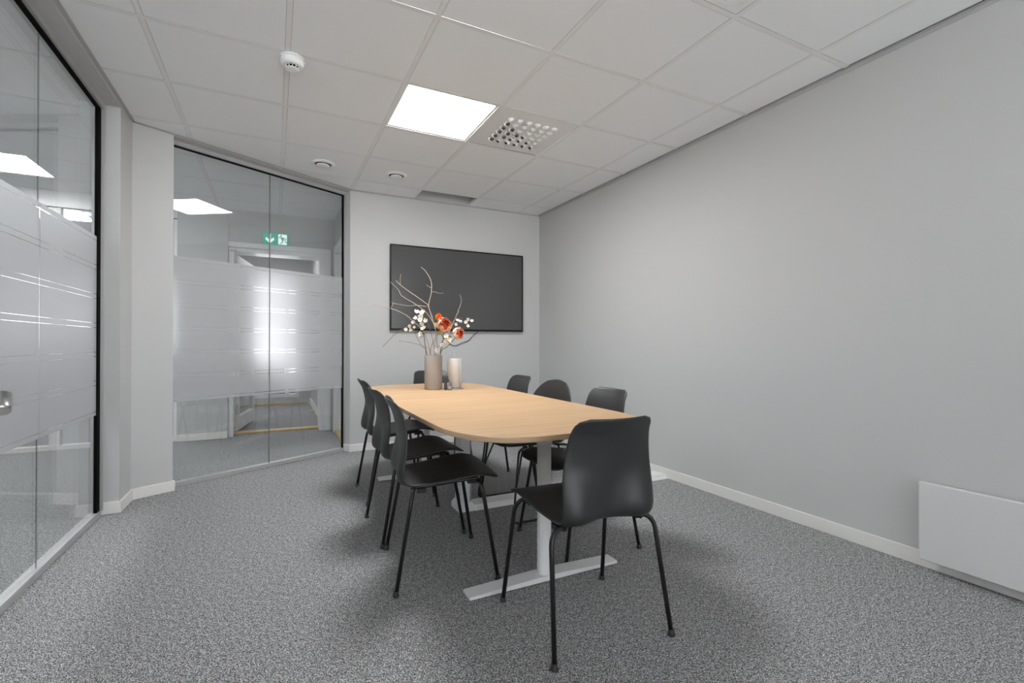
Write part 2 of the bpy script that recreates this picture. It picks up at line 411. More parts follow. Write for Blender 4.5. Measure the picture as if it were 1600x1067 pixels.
b.box(XG - 0.03, XG + 0.03, YA, 3.70, 2.458, 2.492)                    # head
b.box(XG - 0.03, XG + 0.016, YA, 3.70, 0.0, 0.030); b.box(XG - 0.034, XG + 0.020, YA, 3.70, 0.0, 0.020)   # foot rail
b.box(XG - 0.03, XG + 0.03, 3.680, 3.70, 0.03, 2.458)                  # jamb
b.build('frame', M['alu'], w1)
b = MB(); b.box(XG - 0.004, XG + 0.014, YA, 3.655, 2.443, 2.4575); b.box(XG - 0.004, XG + 0.014, 3.632, 3.679, 0.031, 2.4575)
tag(b.build('gasket', M['black'], w1), 'black rubber gasket')
# pull handle of the glass door
b = MB(); c0 = Vector((-0.893, 2.395, 0.792)); ax = Vector((-0.018, 0.05, 0.055))
b.tube([c0, c0 + ax * 0.2, c0 + ax], [0.0245, 0.0255, 0.0255], 28)
b.tube([c0 + ax * 0.85, Vector((-0.9475, 2.452, 0.852))], 0.011, 14)
tag(b.build('door_handle', M['steel'], w1), 'brushed steel tubular door handle')

# ------------------------------------------------------------------ slanted glass partition (window_2)
o2 = (P0.x, P0.y)
w2 = thing('window_2', 'slanted glass partition with frosted band, left of the television', 'glass partition', (P0.x, P0.y, 0), None, 'structure')
LJ = (Vector((-0.040, 4.520)) - P0).length
for (a, c) in ((-0.045, LJ - 0.0015), (LJ + 0.0015, DL - 0.012)):
    b = MB(); b.obox(o2, D, NR, (a, c), (-0.006, 0.006), 0.030, 2.470); b.build('glass_pane', M['glass'], w2)
    b = MB()
    for z0, z1 in FILM: b.obox(o2, D, NR, (a + 0.001, c - 0.001), (0.0068, 0.0078), z0, z1)
    tag(b.build('frosted_film', M['film'], w2), 'milky frosted film band with clear double lines')
b = MB(); b.obox(o2, D, NR, (LJ - 0.0014, LJ + 0.0014), (-0.006, 0.0085), 0.03, 2.470); tag(b.build('joint_seal', M['seal'], w2), 'thin grey joint between two panes')
b = MB()
b.obox(o2, D, NR, (-0.05, DL + 0.022), (-0.03, 0.032), 2.474, 2.505)
b.obox(o2, D, NR, (-0.05, DL + 0.012), (-0.03, 0.022), 0.0, 0.030)
b.obox(o2, D, NR, (DL - 0.002, DL + 0.014), (-0.03, 0.03), 0.03, 2.474)
b.obox(o2, D, NR, (-0.06, -0.045), (-0.03, 0.03), 0.03, 2.474)
b.build('frame', M['alu'], w2)
b = MB(); b.obox(o2, D, NR, (-0.04, DL - 0.002), (-0.004, 0.014), 2.4665, 2.4735)
b.obox(o2, D, NR, (DL - 0.013, DL - 0.0022), (-0.004, 0.014), 0.031, 2.4735)
tag(b.build('gasket', M['black'], w2), 'black rubber gasket')

# ------------------------------------------------------------------ corridor and the rooms beyond
b = MB(); b.box(0.64, 0.76, 4.91, 5.02, 0, 2.6); b.box(0.64, 0.76, 5.90, 6.09, 0, 2.6); b.box(0.64, 0.76, 5.02, 5.90, 2.10, 2.6)
struct(b.build('wall_corridor_right', M['wall']), 'white corridor wall beyond the slanted glass', 'wall')
d2 = thing('door_2', 'white panelled door in the corridor wall beyond the slanted glass', 'door', (0.66, 5.46, 0), None, 'structure')
b = MB()
b.box(0.622, 0.77, 4.96, 5.03, 0, 2.16); b.box(0.622, 0.77, 5.89, 5.96, 0, 2.16); b.box(0.622, 0.77, 5.03, 5.89, 2.08, 2.16)
b.build('door_frame', M['white'], d2, bevel=0.004)
b = MB(); b.box(0.70, 0.74, 5.035, 5.885, 0.03, 2.075); b.build('door_leaf', M['white'], d2)
b = MB(); b.box(0.63, 0.76, 5.03, 5.89, 0.0, 0.025); tag(b.build('threshold', M['oak'], d2), 'light oak threshold')

b = MB()
b.box(-0.92, -0.458, 6.06, 6.30, 0, 2.6)
b.box(-0.458, 0.76, 6.075, 6.34, 2.115, 2.6)
b.box(0.545, 0.76, 6.075, 6.34, 0, 2.115)
struct(b.build('wall_far', M['wall']), 'white wall around the open doorway beyond the slanted glass', 'wall')
b = base_run([(-0.458, 6.06), (-0.92, 6.06)], 0.075, 0.012)
struct(b.build('baseboard_far', M['trim'], bevel=0.003), 'white baseboard on the wall left of the far doorway', 'baseboard')

d1 = thing('door_1', 'open white glazed door in the far doorway under the exit sign', 'door', (0.03, 6.25, 0), None, 'structure')
b = MB()
b.box(-0.457, -0.405, 6.086, 6.33, 0, 2.055); b.box(0.478, 0.544, 6.086, 6.33, 0, 2.055); b.box(-0.457, 0.544, 6.086, 6.33, 2.055, 2.114)
b.box(0.53, 0.60, 6.060, 6.0745, 0, 2.10); b.box(-0.4575, 0.60, 6.060, 6.0745, 2.10, 2.16)
b.build('door_frame', M['white'], d1, bevel=0.004)
b = MB(); b.box(-0.405, 0.478, 6.21, 6.33, 0.0, 0.024); tag(b.build('threshold', M['oak'], d1, bevel=0.004), 'light oak threshold strip')
hx, hy = -0.398, 6.30; u = Vector((0.165, 0.986)).normalized(); v = Vector((u.y, -u.x))
b = MB(); L_ = 0.86
b.obox((hx, hy), u, v, (0, 0.10), (-0.02, 0.02), 0.03, 2.05); b.obox((hx, hy), u, v, (L_ - 0.10, L_), (-0.02, 0.02), 0.03, 2.05)
b.obox((hx, hy), u, v, (0.10, L_ - 0.10), (-0.02, 0.02), 0.03, 0.19); b.obox((hx, hy), u, v, (0.10, L_ - 0.10), (-0.02, 0.02), 1.93, 2.05)
lf = b.build('door_leaf', M['white'], d1, bevel=0.004)
b = MB(); b.obox((hx, hy), u, v, (0.10, L_ - 0.10), (-0.004, 0.004), 0.19, 1.93); b.build('door_glass', M['glass'], lf)
b = MB(); b.obox((hx, hy), u, v, (-0.004, 0.018), (0.0, 0.026), 0.22, 0.34); b.obox((hx, hy), u, v, (-0.004, 0.018), (0.0, 0.026), 1.75, 1.87)
tag(b.build('hinge', M['steel'], lf), 'grey steel hinges')
b = MB(); b.box(-0.44, -0.37, 6.066, 6.084, 2.062, 2.09); tag(b.build('door_stay', M['steel'], d1), 'small grey stay bracket at the door head')

# emergency exit sign
sg = thing('exit_sign', 'green and white illuminated emergency exit sign above the far doorway', 'sign', (0.009, 6.05, 2.16))
sx0, sx1, sz0, sz1, sy = -0.120, 0.138, 2.158, 2.292, 6.046
b = MB(); b.box(sx0, sx1, sy, 6.0745, sz0, sz1); b.build('sign_box', M['green'], sg)
def flat(poly, y, th=0.003):
    """polygon in the x-z plane given in sign fractions, facing -y"""
    p = [(sx0 + (sx1 - sx0) * a, sz0 + (sz1 - sz0) * c) for a, c in poly]
    n = len(p); vs = [(x, y - th, z) for x, z in p] + [(x, y, z) for x, z in p]
    A = sum(p[i][0] * p[(i + 1) % n][1] - p[(i + 1) % n][0] * p[i][1] for i in range(n))
    fs = [list(range(n)), [n + i for i in range(n)][::-1]] + [(i, n + i, n + (i + 1) % n, (i + 1) % n) for i in range(n)]
    if A < 0: fs = [list(f)[::-1] for f in fs]
    return vs, fs
b = MB(); b.add(*flat([(0.235, 0.88), (0.305, 0.88), (0.305, 0.42), (0.42, 0.62), (0.445, 0.42), (0.27, 0.10), (0.095, 0.42), (0.12, 0.62), (0.235, 0.42)], sy))
b.build('down_arrow', M['exitw'], sg)
b = MB(); b.add(*flat([(0.60, 0.06), (0.94, 0.06), (0.94, 0.92), (0.60, 0.92)], sy)); b.build('door_pictogram', M['exitw'], sg)
b = MB(); y2 = sy - 0.003
cxh, czh = 0.715, 0.80
b.add(*flat([(cxh + 0.036 * math.cos(k * math.pi / 6), czh + 0.07 * math.sin(k * math.pi / 6)) for k in range(12)], y2, 0.002))
b.add(*flat([(0.70, 0.70), (0.80, 0.66), (0.83, 0.44), (0.76, 0.38), (0.70, 0.56)], y2, 0.002))          # torso
b.add(*flat([(0.80, 0.68), (0.88, 0.60), (0.93, 0.50), (0.91, 0.46), (0.85, 0.54), (0.79, 0.60)], y2, 0.002))   # arm
b.add(*flat([(0.71, 0.70), (0.64, 0.58), (0.62, 0.60), (0.62, 0.66), (0.68, 0.74)], y2, 0.002))          # arm
b.add(*flat([(0.83, 0.45), (0.90, 0.22), (0.985, 0.26), (0.985, 0.32), (0.92, 0.30), (0.86, 0.48)], y2, 0.002))   # leg
b.add(*flat([(0.76, 0.39), (0.72, 0.20), (0.64, 0.10), (0.68, 0.08), (0.77, 0.20), (0.81, 0.42)], y2, 0.002))     # leg
b.build('running_figure', M['green'], sg)

# far room behind the doorway
b = MB(); b.box(0.56, 0.68, 6.341, YE, 0, 2.6)
struct(b.build('wall_far_right', M['wall']), 'white right wall of the far room', 'wall')
b = MB(); b.box(-0.99, -0.925, 6.25, YE, 0, 2.6)
struct(b.build('wall_far_left', M['wall']), 'white wall between the two far rooms', 'wall')
b = MB()
for (x0, x1, z0, z1) in ((-4.4, -3.4, 0, 2.95), (-3.4, -1.25, 0, 0.95), (-3.4, -1.25, 2.05, 2.95), (-1.25, -0.42, 0, 2.95), (-0.42, 0.375, 0, 0.13),
                         (-0.42, 0.375, 2.25, 2.95), (0.375, 2.95, 0, 2.95)):
    b.box(x0, x1, YE, YE + 0.15, z0, z1)
b.box(2.85, 2.95, 4.9, 9.05, 0, 2.95)
struct(b.build('wall_outer_far', M['wall']), 'outer wall with windows at the far end', 'wall')
window_frame('window_3', YE - 0.005, -0.42, 0.375, 0.13, 2.25, 'bright white framed window at the far end of the room behind the doorway', (0.19,), gm='tinted')
window_frame('window_4', YE - 0.005, -3.4, -1.25, 0.95, 2.05, 'bright wide window of the room beyond the corridor partition', (-2.7, -2.0), gm='tinted')
b = MB(); b.box(-0.925, 0.50, YE - 0.02, YE, 0.0, 0.030); struct(b.build('baseboard_far_room', M['oak']), 'light oak strip at the foot of the far window wall', 'baseboard')
b = base_run([(0.56, 6.36), (0.56, YE)], 0.10, 0.015)
struct(b.build('baseboard_far_right', M['white']), 'white baseboard along the right wall of the far room', 'baseboard')
ds = thing('door_stop', 'small white door stop low on the far room wall', 'door stop', (0.545, 7.55, 0.05))
b = MB(); b.tube([(0.545, 7.55, 0.05), (0.49, 7.55, 0.05)], 0.012, 12); b.build('stop_rod', M['white'], ds)
b = MB(); b.tube([(0.49, 7.55, 0.05), (0.475, 7.55, 0.05)], 0.018, 12); b.build('stop_buffer', M['white'], ds)
b = MB(); b.box(-4.4, 2.95, 10.6, 13.5, -0.08, -0.005)
struct(b.build('ground', M['ground']), 'grey paved ground outside the far windows', 'ground')
rl = thing('balcony_railing', 'dark slatted railing outside the far window', 'railing', (-0.2, 9.5, 0))
b = MB()
for k in range(26): b.box(-1.0 + k * 0.045, -0.962 + k * 0.045, 9.49, 9.51, 0.0, 0.62)
b.build('slats', M['dark'], rl)
b = MB(); b.box(-1.0, 0.16, 9.48, 9.52, 0.62, 0.66); b.build('rail', M['dark'], rl)

# glazed partition on the far side of the corridor
w6 = thing('window_6', 'white framed glass partition across the corridor, seen through the left glass', 'glass partition', (-2.6, 6.13, 0), None, 'structure')
b = MB()
b.box(-4.3, -0.92, 6.10, 6.18, 0.0, 0.042); b.box(-4.3, -0.92, 6.10, 6.18, 2.36, 2.515)
b.box(-1.945, -1.865, 6.10, 6.18, 0.042, 2.36); b.box(-0.955, -0.92, 6.10, 6.18, 0.042, 2.36); b.box(-3.2, -3.12, 6.10, 6.18, 0.042, 2.36)
b.build('frame', M['white'], w6)
for (a, c) in ((-4.3, -3.2), (-3.12, -1.945), (-1.865, -0.955)):
    b = MB(); b.box(a, c, 6.135, 6.145, 0.042, 2.36); b.build('glass_pane', M['glass'], w6)
b = MB(); b.box(-4.3, -0.92, 6.095, 6.10, 2.352, 2.36); tag(b.build('gasket', M['dark'], w6), 'dark strip under the head')  # solid dark strip along the underside of the head

# ------------------------------------------------------------------ ceiling fittings
def ceiling_light(i, j, label, lm='light2'):
    x, y = gx(i) + 0.3, gy(j) + 0.3
    r = thing('ceiling_light', label, 'ceiling light', (x, y, ZC + 0.012), 'square ceiling light panels')
    b = MB(); h, k = 0.2875, 0.273
    for (a0, a1, c0, c1) in ((-h, h, -h, -k), (-h, h, k, h), (-h, -k, -k, k), (k, h, -k, k)): b.box(x + a0, x + a1, y + c0, y + c1, ZC + 0.005, ZC + 0.03)
    b.build('frame', M['plastic'], r)
    b = MB(); b.box(x - k, x + k, y - k, y + k, ZC + 0.010, ZC + 0.018); tag(b.build('diffuser', M[lm], r), 'glowing white diffuser')
    return r
ceiling_light(2, 1, 'lit square light panel in the ceiling above the meeting table', 'light')
ceiling_light(-3, 5, 'lit square light panel in the corridor ceiling, seen through the left glass')
ceiling_light(-3, 2, 'added unseen light panel in the corridor ceiling, beside the frosted glass')  # added out of view to brighten the corridor
ceiling_light(0, 8, 'added unseen light panel in the ceiling of the room behind the far doorway')  # added out of view to brighten the far room
ceiling_light(-3, -1, 'added unseen light panel in the corridor ceiling beside the viewer')  # added out of view, more fill for the corridor
# wide light of the room beyond the partition
r = thing('ceiling_light', 'wide lit ceiling panel of the room beyond the corridor partition', 'ceiling light', (-2.45, 6.97, ZC - 0.03))
b = MB(); b.box(-2.99, -1.90, 6.66, 7.28, ZC - 0.035, ZC - 0.001); b.build('frame', M['plastic'], r)
b = MB(); b.box(-2.97, -1.92, 6.68, 7.26, ZC - 0.045, ZC - 0.0355); b.build('diffuser', M['light2'], r)

# air diffuser with 36 swirl nozzles
x, y = gx(3) + 0.3, gy(1) + 0.3
vd = thing('ceiling_vent', 'square white air diffuser with small round nozzles beside the ceiling light', 'air vent', (x, y, ZC + 0.005))
b = MB(); b.box(x - 0.287, x + 0.287, y - 0.287, y + 0.287, ZC + 0.003, ZC + 0.012)
b.build('face_plate', M['plastic'], vd, bevel=0.003)
def nozzle_mesh():
    b = MB(); R_, nu, nv = 0.0235, 20, 7
    d0 = Vector((0, -0.80, -0.60)).normalized()
    for rad, mi in ((R_, 0), (R_ - 0.002, 1)):
        vs, fs = [], []
        for a in range(nv + 1):
            th = math.pi / 2 * a / nv
            for c in range(nu):
                ph = 2 * math.pi * c / nu
                vs.append(Vector((rad * math.cos(th) * math.cos(ph), rad * math.cos(th) * math.sin(ph), -rad * math.sin(th) * 0.72)))
        for a in range(nv):
            for c in range(nu):
                q = [a * nu + c, a * nu + (c + 1) % nu, (a + 1) * nu + (c + 1) % nu, (a + 1) * nu + c]
                ctr = sum((vs[k] for k in q), Vector()) / 4
                if ctr.normalized().dot(d0) > 0.76: continue
                fs.append(q[::-1] if mi == 0 else q)
        b.add(vs, fs, mi, True)
    return b
nz0 = None
for a in range(6):
    for c in range(6):
        dx, dy = (a - 2.5) * 0.066, (c - 2.5) * 0.066
        if nz0 is None: o = nz0 = nozzle_mesh().build('nozzle', [M['plastic'], M['black']], None)  # black inner skin stands in for the shade inside each nozzle
        else: o = nz0.copy(); COL.objects.link(o)
        o.parent = vd; o.location = (dx, dy, -0.002)
        q = math.atan2(dy, dx) + math.pi / 2             # opening direction turns around the centre
        q = round(q / (math.pi / 2) + 0.001) * math.pi / 2
        o.rotation_euler = (0, 0, q + math.pi / 2)

# plain access panel with a rounded groove at the top edge of the view
x, y = gx(3) + 0.3, gy(-2) + 0.3
ap = thing('access_panel', 'white square ceiling panel with rounded inner groove beside the right wall', 'ceiling panel', (x, y, ZC + 0.004))
def rrect(hw, r, n=6):
    out = []
    for (cx_, cy_, a0) in ((hw - r, hw - r, 0), (-hw + r, hw - r, 90), (-hw + r, -hw + r, 180), (hw - r, -hw + r, 270)):
        for k in range(n + 1):
            a = math.radians(a0 + 90 * k / n); out.append((cx_ + r * math.cos(a), cy_ + r * math.sin(a)))
    return out
def ring(po, pi_, z0, z1, b, mi=0):
    n = len(po); vs = [(p[0], p[1], z) for z in (z0, z1) for q in (po, pi_) for p in q]; fs = []
    for k in range(n):
        k2 = (k + 1) % n
        fs += [(k, n + k, n + k2, k2), (2 * n + k, 2 * n + k2, 3 * n + k2, 3 * n + k), (k, k2, 2 * n + k2, 2 * n + k), (n + k, 3 * n + k, 3 * n + k2, n + k2)]
    b.add(vs, fs, mi)
pp = lambda hw, r: [(x + a, y + c) for a, c in rrect(hw, r)]
b = MB(); ring(pp(0.2875, 0.004), pp(0.258, 0.045), ZC + 0.002, ZC + 0.012, b); b.build('frame', M['plastic'], ap)
b = MB(); b.prism(pp(0.2555, 0.044), ZC + 0.003, ZC + 0.012); b.build('panel', M['plastic'], ap)

# round exhaust valves
def valve(x, y, label):
    r = thing('ceiling_valve', label, 'air valve', (x, y, ZC + 0.006), 'round ceiling air valves')
    b = MB(); b.lathe([(0.064, 0.0), (0.064, -0.008), (0.069, -0.013), (0.081, -0.011), (0.092, -0.004), (0.094, 0.0008), (0.064, 0.0008), (0.064, 0.0)], (x, y, ZC), 40)
    b.build('flange', M['plastic'], r)
    b = MB(); b.lathe([(0.0, -0.024), (0.030, -0.0235), (0.046, -0.021), (0.051, -0.016), (0.046, -0.010), (0.030, -0.0037), (0.0, -0.0037)], (x, y, ZC), 40)
    b.build('disc', M['plastic'], r)
    b = MB(); b.lathe([(0.0, -0.0035), (0.0635, -0.0035), (0.0635, 0.0005), (0, 0.0005)], (x, y, ZC), 32); tag(b.build('throat', M['dark'], r), 'dark plate standing for the shade behind the disc')  # near-black plate stands in for shade inside the valve gap
    return r
valve(0.352, 4.182, 'round white ceiling air valve beside the slanted glass partition')
valve(0.950, 4.182, 'round white ceiling air valve beside the open ceiling gap')

# smoke detector
x, y = 0.078, 2.705
sd = thing('smoke_detector', 'round white smoke detector on a ceiling grid crossing', 'smoke detector', (x, y, ZC))
b = MB(); b.lathe([(0, 0.0), (0.058, 0.0), (0.058, -0.006), (0.054, -0.008), (0, -0.008)], (x, y, ZC), 40); b.build('mounting_base', M['plastic'], sd)
b = MB(); b.lathe([(0, -0.009), (0.0535, -0.009), (0.0555, -0.013), (0.055, -0.030), (0.050, -0.040), (0.043, -0.0445), (0.034, -0.045)], (x, y, ZC), 40)
b.lathe([(0.028, -0.0555), (0.033, -0.0555), (0.031, -0.0585), (0.015, -0.0605), (0, -0.0605)], (x, y, ZC), 40); b.build('body', M['plastic'], sd)
b = MB(); b.lathe([(0.029, -0.044), (0.029, -0.056)], (x, y, ZC), 32); tag(b.build('sensing_chamber', M['black'], sd), 'black sensing slots')
b = MB()
for k in range(12):
    a = 2 * math.pi * k / 12; c, s_ = math.cos(a), math.sin(a)
    b.obox((x, y), (c, s_), (-s_, c), (0.030, 0.0345), (-0.0016, 0.0016), ZC - 0.0558, ZC - 0.0445)
b.build('slot_ribs', M['plastic'], sd)
for a in (3.6, 0.2, 5.0):
    b = MB(); c, s_ = math.cos(a), math.sin(a); b.obox((x, y), (c, s_), (-s_, c), (0.053, 0.062), (-0.004, 0.004), ZC - 0.012, ZC - 0.004)
    b.build('lock_tab', M['plastic'], sd)

# ------------------------------------------------------------------ television with its cable
tv = thing('television', 'black wall mounted flat television on the end wall', 'television', (1.762, YB, 1.172))
tx0, tx1, tz0, tz1 = 1.020, 2.502, 1.170, 2.026
b = MB(); t = 0.013
b.box(tx0, tx1, 4.738, 4.760, tz1 - t, tz1); b.box(tx0, tx1, 4.738, 4.760, tz0, tz0 + 0.020); b.box(tx0, tx0 + t, 4.738, 4.760, tz0 + 0.020, tz1 - t); b.box(tx1 - t, tx1, 4.738, 4.760, tz0 + 0.020, tz1 - t)
b.box(tx0 + 0.004, tx1 - 0.004, 4.760, 4.768, tz0 + 0.004, tz1 - 0.004)
b.build('bezel', M['tvframe'], tv, bevel=0.002)
b = MB(); b.box(tx0 + t, tx1 - t, 4.7425, 4.7595, tz0 + 0.020, tz1 - t); tag(b.build('screen', M['screen'], tv), 'dark grey switched off screen')
b = MB(); b.box(1.5, 2.0, 4.768, 4.7795, 1.45, 1.75); b.build('wall_bracket', M['black'], tv)
b = MB(); b.box(1.31, 1.36, 4.742, 4.765, 1.135, 1.1695); tag(b.build('sensor', M['black'], tv), 'small black receiver under the frame')
b = MB(); b.tube(catmull([(1.975, 4.768, 1.172), (1.945, 4.768, 1.150), (1.90, 4.768, 1.115), (1.857, 4.769, 1.071), (1.784, 4.769, 1.044), (1.713, 4.769, 1.017), (1.656, 4.769, 1.030), (1.592, 4.769, 1.084), (1.54, 4.769, 1.165)], 6), 0.0032, 8)
tag(b.build('power_cord', M['black'], tv), 'thin black cord looping below the television')

# ------------------------------------------------------------------ radiator
ra = thing('radiator', 'white flat panel radiator low on the right wall', 'radiator', (2.69, 0.40, 0.0))
b = MB(); b.box(2.660, 2.684, -0.35, 1.130, 0.055, 0.412); b.build('front_panel', M['radiator'], ra, bevel=0.006, seg=3)
b = MB(); b.box(2.684, 2.715, -0.34, 1.120, 0.075, 0.400); b.build('back_panel', M['radiator'], ra)
for yy in (0.10, 0.95):
    b = MB(); b.box(2.684, 2.7355, yy, yy + 0.05, 0.08, 0.380); b.build('wall_bracket', M['radiator'], ra)

# ------------------------------------------------------------------ table
CX, CY = 1.080, 2.742
TZ = 0.700
tb = thing('meeting_table', 'long oak meeting table with rounded ends and silver T feet', 'table', (CX, CY, 0))
def table_outline(hw, hl, rx, ry, n=14, bul=0.012):
    pts = []
    for (sx, sy, a0) in ((1, 1, 0), (-1, 1, 90), (-1, -1, 180), (1, -1, 270)):
        for k in range(n + 1):
            a = math.radians(a0 + 90 * k / n); ca, sa = math.cos(a), math.sin(a)
            e = 0.86
            px = sx * (hw - rx) + rx * math.copysign(abs(ca) ** e, ca); py = sy * (hl - ry) + ry * math.copysign(abs(sa) ** e, sa)
            pts.append((px, py))
    out = []
    for k, (px, py) in enumerate(pts):
        out.append((px, py)); q = pts[(k + 1) % len(pts)]
        if abs(q[1] - py) > 0.5:
            for m_ in range(1, 8): out.append((px + (q[0] - px) * m_ / 8, py + (q[1] - py) * m_ / 8))
    res = []
    for px, py in out: res.append((CX + px, CY + py + math.copysign(bul, py) * (1 - (px / hw) ** 2)))
    return res
po = table_outline(0.475, 1.200, 0.30, 0.40)
b = MB(); b.prism(po, TZ - 0.022, TZ, 0, True)
for k, f in enumerate(b.f): b.m[k] = 0 if k < 2 else 1
ttop = b.build('tabletop', [M['wood'], M['edge']], tb)
mod = ttop.modifiers.new('bevel', 'BEVEL'); mod.width = 0.002; mod.segments = 2; mod.limit_method = 'ANGLE'; mod.angle_limit = math.radians(60)
for yy in (1.832, 3.685):
    b = MB(); b.lathe([(0, 0.022), (0.034, 0.022), (0.034, 0.026), (0.031, 0.028), (0.031, 0.60), (0.0, 0.60)], (1.075, yy, 0), 36)
    lg = b.build('leg', M['silver'], tb)
    b = MB()
    x0, x1 = 0.707, 1.452
    for (xa, xb, ha, hb) in ((x0, 1.03, 0.012, 0.022), (1.03, 1.12, 0.022, 0.022), (1.12, x1, 0.022, 0.012)):
        w = 0.038
        b.add([(xa, yy - w, 0.006), (xb, yy - w, 0.006), (xb, yy + w, 0.006), (xa, yy + w, 0.006), (xa, yy - w, 0.006 + ha), (xb, yy - w, 0.006 + hb), (xb, yy + w, 0.006 + hb), (xa, yy + w, 0.006 + ha)],
              [(0, 3, 2, 1), (4, 5, 6, 7), (0, 1, 5, 4), (2, 3, 7, 6)] + ([(0, 4, 7, 3)] if xa == x0 else []) + ([(1, 2, 6, 5)] if xb == x1 else []))
    for xx in (0.74, 1.42): b.lathe([(0, 0.0), (0.016, 0.0), (0.016, 0.0062), (0, 0.0062)], (xx, yy, 0), 14)
    b.build('foot', M['silver'], lg)
    b = MB(); b.box(0.72, 1.44, yy - 0.03, yy + 0.03, 0.655, 0.6775); b.lathe([(0, 0.60), (0.036, 0.60), (0.036, 0.655), (0, 0.655)], (1.075, yy, 0), 28)
    b.build('top_bracket', M['silver'], lg)
b = MB(); b.box(1.045, 1.105, 1.872, 3.653, 0.615, 0.660); b.build('crossbeam', M['silver'], tb)

# power post under the table and the floor trunking to the wall
pw = thing('power_post', 'white square cable post under the middle of the table', 'post', (1.07, 2.835, 0))
b = MB(); b.box(1.036, 1.104, 2.778, 2.892, 0.055, 0.6145); b.build('post', M['plastic'], pw, bevel=0.004)
b = MB()
lo = [(1.018, 2.762), (1.122, 2.762), (1.122, 2.908), (1.018, 2.908)]; hi = [(1.032, 2.774), (1.108, 2.774), (1.108, 2.896), (1.032, 2.896)]
vs = [(x, y, 0.0) for x, y in lo] + [(x, y, 0.030) for x, y in lo] + [(x, y, 0.055) for x, y in hi]
fs = [(3, 2, 1, 0), (8, 9, 10, 11)] + [(k, (k + 1) % 4, 4 + (k + 1) % 4, 4 + k) for k in range(4)] + [(4 + k, 4 + (k + 1) % 4, 8 + (k + 1) % 4, 8 + k) for k in range(4)]
b.add(vs, fs); b.build('base', M['plastic'], pw)
for zz in (0.10, 0.16, 0.22, 0.28):
    b = MB(); b.tube([(1.0362, 2.81, zz), (1.0345, 2.81, zz)], 0.005, 10); tag(b.build('screw_hole', M['dark'], pw), 'small dark dot standing for a hole')  # dark discs stand in for small holes in the post
b = MB(); b.box(1.106, 1.109, 2.83, 2.836, 0.056, 0.61); b.box(1.095, 1.0985, 2.7755, 2.7785, 0.06, 0.61); b.build('cover_seam', M['glide'], pw)
ck = thing('cable_trunking', 'white floor cable trunking from the post to the right wall', 'cable cover', (1.9, 2.83, 0))
b = MB()
def ext(prof, x0, x1, b, mi=0):
    n = len(prof); vs = [(x0, y, z) for y, z in prof] + [(x1, y, z) for y, z in prof]
    b.add(vs, [list(range(n))[::-1], [n + k for k in range(n)]] + [(k, (k + 1) % n, n + (k + 1) % n, n + k) for k in range(n)], mi)
ext([(2.757, 0.0), (2.92, 0.0), (2.905, 0.020), (2.772, 0.020)], 1.124, 2.722, b); b.build('base', M['plastic'], ck)
b = MB(); ext([(2.772, 0.0205), (2.842, 0.0205), (2.842, 0.030), (2.776, 0.030)], 1.124, 2.722, b); ext([(2.850, 0.0205), (2.903, 0.0205), (2.898, 0.027), (2.850, 0.027)], 1.124, 2.722, b)
b.build('lid', M['plastic'], ck)

# ------------------------------------------------------------------ chairs
def resample(rows, n):
    fine = catmull([Vector((r[0], r[1], 0)) for r in rows], 10)
    ws = catmull([Vector((r[2], r[3], r[4])) for r in rows], 10)
    hs = catmull([Vector((r[5] if len(r) > 5 else 0.0, 0, 0)) for r in rows], 10)
    L = [0]
    for k in range(1, len(fine)): L.append(L[-1] + (fine[k] - fine[k - 1]).length)
    out = []
    for k in range(n + 1):
        t = L[-1] * k / n; i = 0
        while i < len(L) - 2 and L[i + 1] < t: i += 1
        u = (t - L[i]) / max(1e-9, L[i + 1] - L[i])
        p = fine[i].lerp(fine[i + 1], u); q = ws[i].lerp(ws[i + 1], u); out.append((p.x, p.y, q.x, q.y, q.z, t, hs[i].lerp(hs[i + 1], u).x))
    return out, L[-1]

